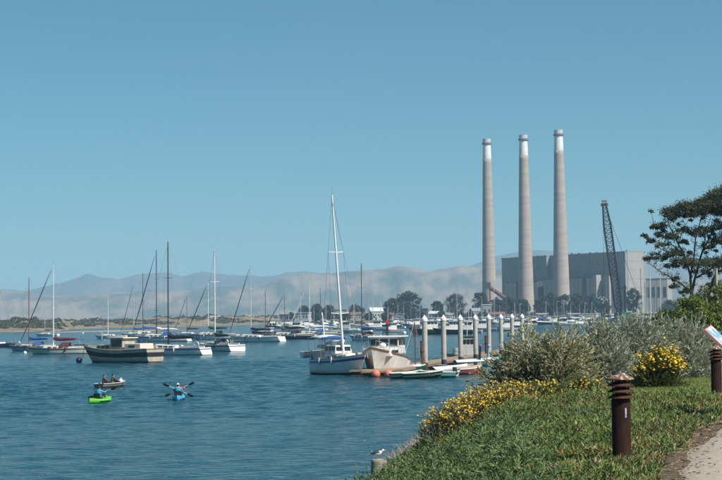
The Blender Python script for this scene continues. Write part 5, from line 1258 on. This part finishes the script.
# ------------------------------------------------------------------ people in small boats
SKIN = mat('skin', (0.45, 0.27, 0.18), .6, .06, 8)
def remeshed(mb, name, m, parent, vox=.019):
    o = mb.build(name, m, parent, True); r = o.modifiers.new('fuse', 'REMESH'); r.mode = 'VOXEL'; r.voxel_size = vox; r.use_smooth_shade = True
    s = o.modifiers.new('soft', 'SMOOTH'); s.iterations = 3; s.factor = .5; return o
def person(loc, hd, label, shirt, pants, vest=None, hat=None, hair=(0.03, 0.022, 0.018), lhand=(.42, .30, .36), rhand=(.42, -.30, .36), lean=.05, turn=0.0):
    t = empty('person', loc, R(hd), label, 'person', 'people in small boats'); t.scale = (.88, .88, .88)
    sh = {}; b = MB(); V3 = Vector
    hip = {s: V3((0, s * .09, .08)) for s in (-1, 1)}; knee = {s: V3((.40, s * .17, .25)) for s in (-1, 1)}; ank = {s: V3((.76, s * .13, .07)) for s in (-1, 1)}
    sh = {s: V3((lean, s * .185, .50)) for s in (-1, 1)}; hand = {1: V3(lhand), -1: V3(rhand)}
    el = {s: (sh[s] + hand[s]) / 2 + V3((-.05, s * .10, -.10)) for s in (-1, 1)}
    spine = [V3((0, 0, .04)), V3((-.01, 0, .2)), V3((lean * .5, 0, .36)), V3((lean, 0, .49)), V3((lean + .01, 0, .56))]
    def torso(mb, e): 
        for p, d in zip(spine[:4], ((.25, .34, .24), (.22, .30, .24), (.24, .34, .26), (.22, .40, .18))): mb.ball(p, (d[0] + e, d[1] + e, d[2] + e), 14, 10)
    torso(b, 0)
    b.tube([spine[3], spine[4] + V3((0, 0, .06))], .055, 10)
    hc = spine[4] + V3((.025, 0, .155)); rot = Matrix.Rotation(turn, 3, 'Z')
    b.ball(hc, (.195, .155, .235), 14, 10, rot); b.ball(hc + rot @ V3((.03, 0, -.06)), (.14, .12, .13), 12, 8, rot)
    b.ball(hc + rot @ V3((.105, 0, -.015)), (.04, .03, .05), 8, 6, rot); b.ball(hc + rot @ V3((.09, 0, -.062)), (.03, .055, .02), 8, 6, rot)
    for s in (-1, 1): b.ball(hc + rot @ V3((0, s * .08, -.01)), (.045, .022, .06), 8, 6, rot); b.ball(hc + rot @ V3((.088, s * .032, .022)), (.022, .03, .016), 8, 6, rot)
    for s in (-1, 1):
        b.tube([hip[s], hip[s].lerp(knee[s], .5), knee[s]], [.085, .078, .062], 10); b.tube([knee[s], knee[s].lerp(ank[s], .35), ank[s]], [.06, .056, .038], 10)
        b.tube([ank[s] + V3((-.05, 0, -.02)), ank[s] + V3((.08, 0, .02)), ank[s] + V3((.12, 0, .11))], [.04, .042, .03], 8)
        b.tube([sh[s], sh[s].lerp(el[s], .5), el[s]], [.055, .05, .042], 10); b.tube([el[s], el[s].lerp(hand[s], .4), hand[s]], [.042, .038, .026], 10)
        f = (hand[s] - el[s]).normalized(); side = V3((0, s, 0)); pal = hand[s] + f * .045; b.ball(pal, (.085, .075, .05), 10, 8)
        up = V3((0, 0, 1))
        for k in range(4):
            q = pal + V3((0, (k - 1.5) * .021, 0)) + f * .035; ln = (.030, .036, .034, .026)[k]
            b.tube([q, q + f * ln + up * .006, q + f * ln * 1.25 - up * .03, q + f * .012 - up * .045], [.0095, .009, .0085, .008], 6)
        b.tube([pal + V3((0, -s * .035, 0)), pal + V3((0, -s * .05, -.025)) + f * .02, pal + V3((0, -s * .03, -.05)) + f * .03], [.012, .011, .009], 6)
    remeshed(b, 'body', SKIN, t, .0145)
    c = MB(); torso(c, .028)
    for s in (-1, 1): c.tube([sh[s] + V3((0, -s * .04, 0)), sh[s].lerp(el[s], .5), el[s], el[s].lerp(hand[s], .72)], [.072, .066, .056, .044], 10)
    remeshed(c, 'shirt', shirt, t)
    c = MB(); c.ball(spine[0], (.29, .38, .22), 14, 10)
    for s in (-1, 1): c.tube([hip[s], hip[s].lerp(knee[s], .5), knee[s]], [.098, .09, .074], 10); c.tube([knee[s], knee[s].lerp(ank[s], .9)], [.073, .05], 10)
    remeshed(c, 'trousers', pants, t)
    if vest is not None:
        c = MB()
        for p, d in zip(spine[1:4], ((.29, .36, .24), (.33, .41, .28), (.29, .40, .17))): c.ball(p, d, 14, 10)
        remeshed(c, 'life_vest', vest, t)
    hb = MB().ball(hc + rot @ V3((-.018, 0, .025)), (.205, .175, .215), 14, 10, rot)
    remeshed(hb, 'hair', mat('hair_%d' % int(hair[0] * 1000), hair, .7, .2, 20), t)
    if hat is not None:
        c = MB().ball(hc + V3((-.008, 0, .07)), (.225, .195, .15), 14, 10).lathe([(.15, 0), (.155, .012), (.09, .02)], 18, tuple(hc + V3((.01, 0, .045)))); remeshed(c, 'hat', hat, t)
    return t
def paddle(loc, hd, h1, h2, label, L=1.8):
    h1, h2 = Vector(h1), Vector(h2); c = (h1 + h2) / 2; a = (h1 - h2).normalized()
    t = empty('paddle', loc, R(hd), label, 'paddle', 'paddles of the kayakers'); t.scale = (.88, .88, .88)
    MB().tube([c - a * L * .36, c + a * L * .36], .017, 8).build('shaft', ALU, t, True)
    for s in (-1, 1):
        e = c + a * L * .36 * s; n = a.cross(Vector((1, 0, .2))).normalized(); b = MB(); rows = []
        for k, w in ((0, .02), (.25, .075), (.6, .095), (.88, .08), (1.0, .03)):
            q = e + a * s * k * .46; rows.append([q - n * w, q + Vector((.012, 0, 0)), q + n * w])
        o = b.grid(rows).build('blade', mat('blade_black', (0.02, 0.02, 0.022), .4), t, True); sd = o.modifiers.new('thick', 'SOLIDIFY'); sd.thickness = .012
    return t
def kayak(px, wl, hd, L, label, m, seats):
    c = onz(px, wl, 0); t = empty('kayak', (c.x, c.y, .0), R(hd), label, 'kayak', 'kayaks on the bay'); b = MB(); rows = []
    for k in np.linspace(0, 1, 22):
        x = (k - .5) * L; w = .37 * max(.0, 1 - abs(2 * k - 1) ** 2.6) ** .75 + .012; sz = .22 + .10 * abs(2 * k - 1) ** 2.5; kz = -.1 + .12 * abs(2 * k - 1) ** 3
        rows.append([(x, 0, kz), (x, w * .6, kz + .03), (x, w, sz * .55), (x, w * .92, sz), (x, w * .55, sz - .02), (x, 0, sz - .03), (x, -w * .55, sz - .02), (x, -w * .92, sz), (x, -w, sz * .55), (x, -w * .6, kz + .03), (x, 0, kz)])
    b.grid(rows).build('hull', m, t, True)
    for s in seats:
        MB().box((s - .24, 0, .40), (.05, .42, .30), 0, R(-12)).build('seat_back', BLACK, t, bevel=.02); MB().box((s, 0, .255), (.4, .42, .05)).build('seat_pad', BLACK, t, bevel=.015)
    for e in (-1, 1): MB().tube([(e * L * .46, -.05, .36), (e * L * .47, 0, .42), (e * L * .46, .05, .36)], .012, 6).build('carry_handle', BLACK, t)
    MB().lathe([(.10, 0), (.10, .02)], 14, (L * .28, 0, .27)).build('hatch', BLACK, t)
    def seat(s): q = Matrix.Rotation(R(hd), 3, 'Z') @ Vector((s, 0, 0)); return Vector((c.x + q.x, c.y + q.y, .24))
    return seat
KG = mat('kayak_green', (0.16, 0.62, 0.06), .4, .06, 3); KB = mat('kayak_blue', (0.10, 0.48, 0.72), .4, .06, 3)
VB = mat('vest_blue', (0.03, 0.30, 0.50), .8, .1, 6); SR = mat('shirt_red', (0.55, 0.05, 0.07), .85, .1, 6); SB = mat('shirt_skyblue', (0.06, 0.36, 0.55), .85, .1, 6); SD = mat('shirt_dark', (0.03, 0.03, 0.032), .9, .2, 6); SBR = mat('shirt_maroon', (0.10, 0.045, 0.05), .9, .1, 6); PG = mat('trousers_olive', (0.07, 0.075, 0.04), .9, .1, 6); VG = mat('vest_green', (0.03, 0.16, 0.07), .8, .1, 6); HW = mat('hat_white', (0.72, 0.70, 0.66), .8, .05, 6)
s1 = kayak(100, 402.5, 70, 2.7, 'bright green kayak with one paddler, left of the blue kayak', KG, (-.15,)); sp = s1(-.15)
person(sp, 70, 'paddler in sky blue top with dark hair seated in the green kayak', SB, PG, vest=VB, lhand=(.42, .30, .26), rhand=(.42, -.34, .48))
paddle(sp, 70, (.47, .30, .26), (.47, -.34, .48), 'black bladed paddle held across the green kayak')
s2 = kayak(178.5, 399.5, 92, 3.8, 'light blue tandem kayak with two paddlers', KB, (-.55, .55)); pr, pf = s2(-.55), s2(.55)
person(pr, 92, 'rear paddler in blue vest and white hat in the light blue kayak', SB, PG, vest=VB, hat=HW, lhand=(.42, .32, .52), rhand=(.42, -.32, .24))
paddle(pr, 92, (.47, .32, .52), (.47, -.32, .24), 'black bladed paddle of the rear paddler, left blade raised')
person(pf, 92, 'front paddler in red top in the light blue kayak', SR, SD, vest=SR, lhand=(.42, .30, .24), rhand=(.42, -.36, .54), lean=.02)
paddle(pf, 92, (.47, .30, .24), (.47, -.36, .54), 'black bladed paddle of the front paddler, right blade raised')
sk = onz(112, 387.5, 0)
dinghy((sk.x, sk.y), 56, 2.9, 'grey open skiff with two people beyond the green kayak', mat('skiff_grey', (0.20, 0.20, 0.19), .7), inner=TEAK, group=None, cat='skiff', B=1.15, fbk=.72)
def in_skiff(x, y=0): q = Matrix.Rotation(R(56), 3, 'Z') @ Vector((x, y, 0)); return Vector((sk.x + q.x, sk.y + q.y, .24))
person(in_skiff(-.85, .05), 30, 'person in maroon jacket at the left end of the grey skiff', SBR, SD, lhand=(.38, .2, .22), rhand=(.38, -.2, .22), hair=(.06, .04, .03))
person(in_skiff(.05, 0), 30, 'person in black jacket with green vest in the middle of the grey skiff', SD, SD, vest=VG, lhand=(.40, .25, .3), rhand=(.4, -.25, .3))
e = empty('bag', in_skiff(.85, -.1), 0, 'small white bag in the bow of the grey skiff', 'bag'); MB().ball((0, 0, .18), (.34, .3, .36), 12, 8).build('sack', WHITE, e, True); MB().tube([(0, 0, .33), (.02, 0, .45)], [.05, .07], 8).build('tied_neck', WHITE, e, True)

# ------------------------------------------------------------------ gull on the stump
def gull(top):
    t = empty('gull', top, R(-8), 'white headed gull with dark grey wings standing on the stump', 'gull')
    gw = mat('gull_white', (0.78, 0.77, 0.74), .8, .04, 20); gd = mat('gull_grey', (0.075, 0.08, 0.09), .8, .15, 20); gy = mat('gull_yellow', (0.62, 0.42, 0.05), .5, .1, 20)
    st = [(-.19, .150, .004, .006), (-.15, .155, .028, .022), (-.09, .165, .058, .056), (-.02, .165, .074, .076), (.06, .175, .072, .078), (.115, .20, .056, .062), (.138, .228, .046, .05), (.150, .252, .043, .045), (.168, .270, .043, .041), (.195, .273, .034, .032), (.213, .268, .013, .013)]
    rows = [[(x + .0, w * math.sin(a), z + h * math.cos(a)) for a in np.linspace(0, 2 * math.pi, 15)] for x, z, w, h in st]
    MB().grid(rows).build('body', gw, t, True)
    for s in (-1, 1):
        rows = []
        for x, z, h, o in ((.085, .20, .02, .062), (.04, .205, .05, .074), (-.04, .20, .058, .074), (-.12, .18, .042, .055), (-.20, .16, .022, .028), (-.27, .145, .006, .01)):
            rows.append([(x, s * (o * math.cos(a) + .004), z + h * math.sin(a)) for a in np.linspace(-.9, 1.35, 7)])
        o_ = MB().grid(rows).build('wing', gd, t, True); m = o_.modifiers.new('thick', 'SOLIDIFY'); m.thickness = .012
        MB().tube([(.0, s * .03, .11), (-.01, s * .03, .05), (.005, s * .03, .004)], [.012, .006, .006], 6).tube([(.0, s * .03, .004), (.05, s * .045, .004)], .005, 5).tube([(.0, s * .03, .004), (.052, s * .02, .004)], .005, 5).build('leg', gy, t)
        MB().ball((.187, s * .036, .282), (.012, .008, .012), 8, 6).build('eye', BLACK, t)
    MB().tube([(.203, 0, .268), (.243, 0, .263), (.263, 0, .252)], [.012, .009, .003], 8).build('beak', gy, t, True)
    MB().box((-.215, 0, .15), (.09, .05, .012), 0, R(8)).build('tail', gw, t)
gull(Vector((GB.x, GB.y, .396)))
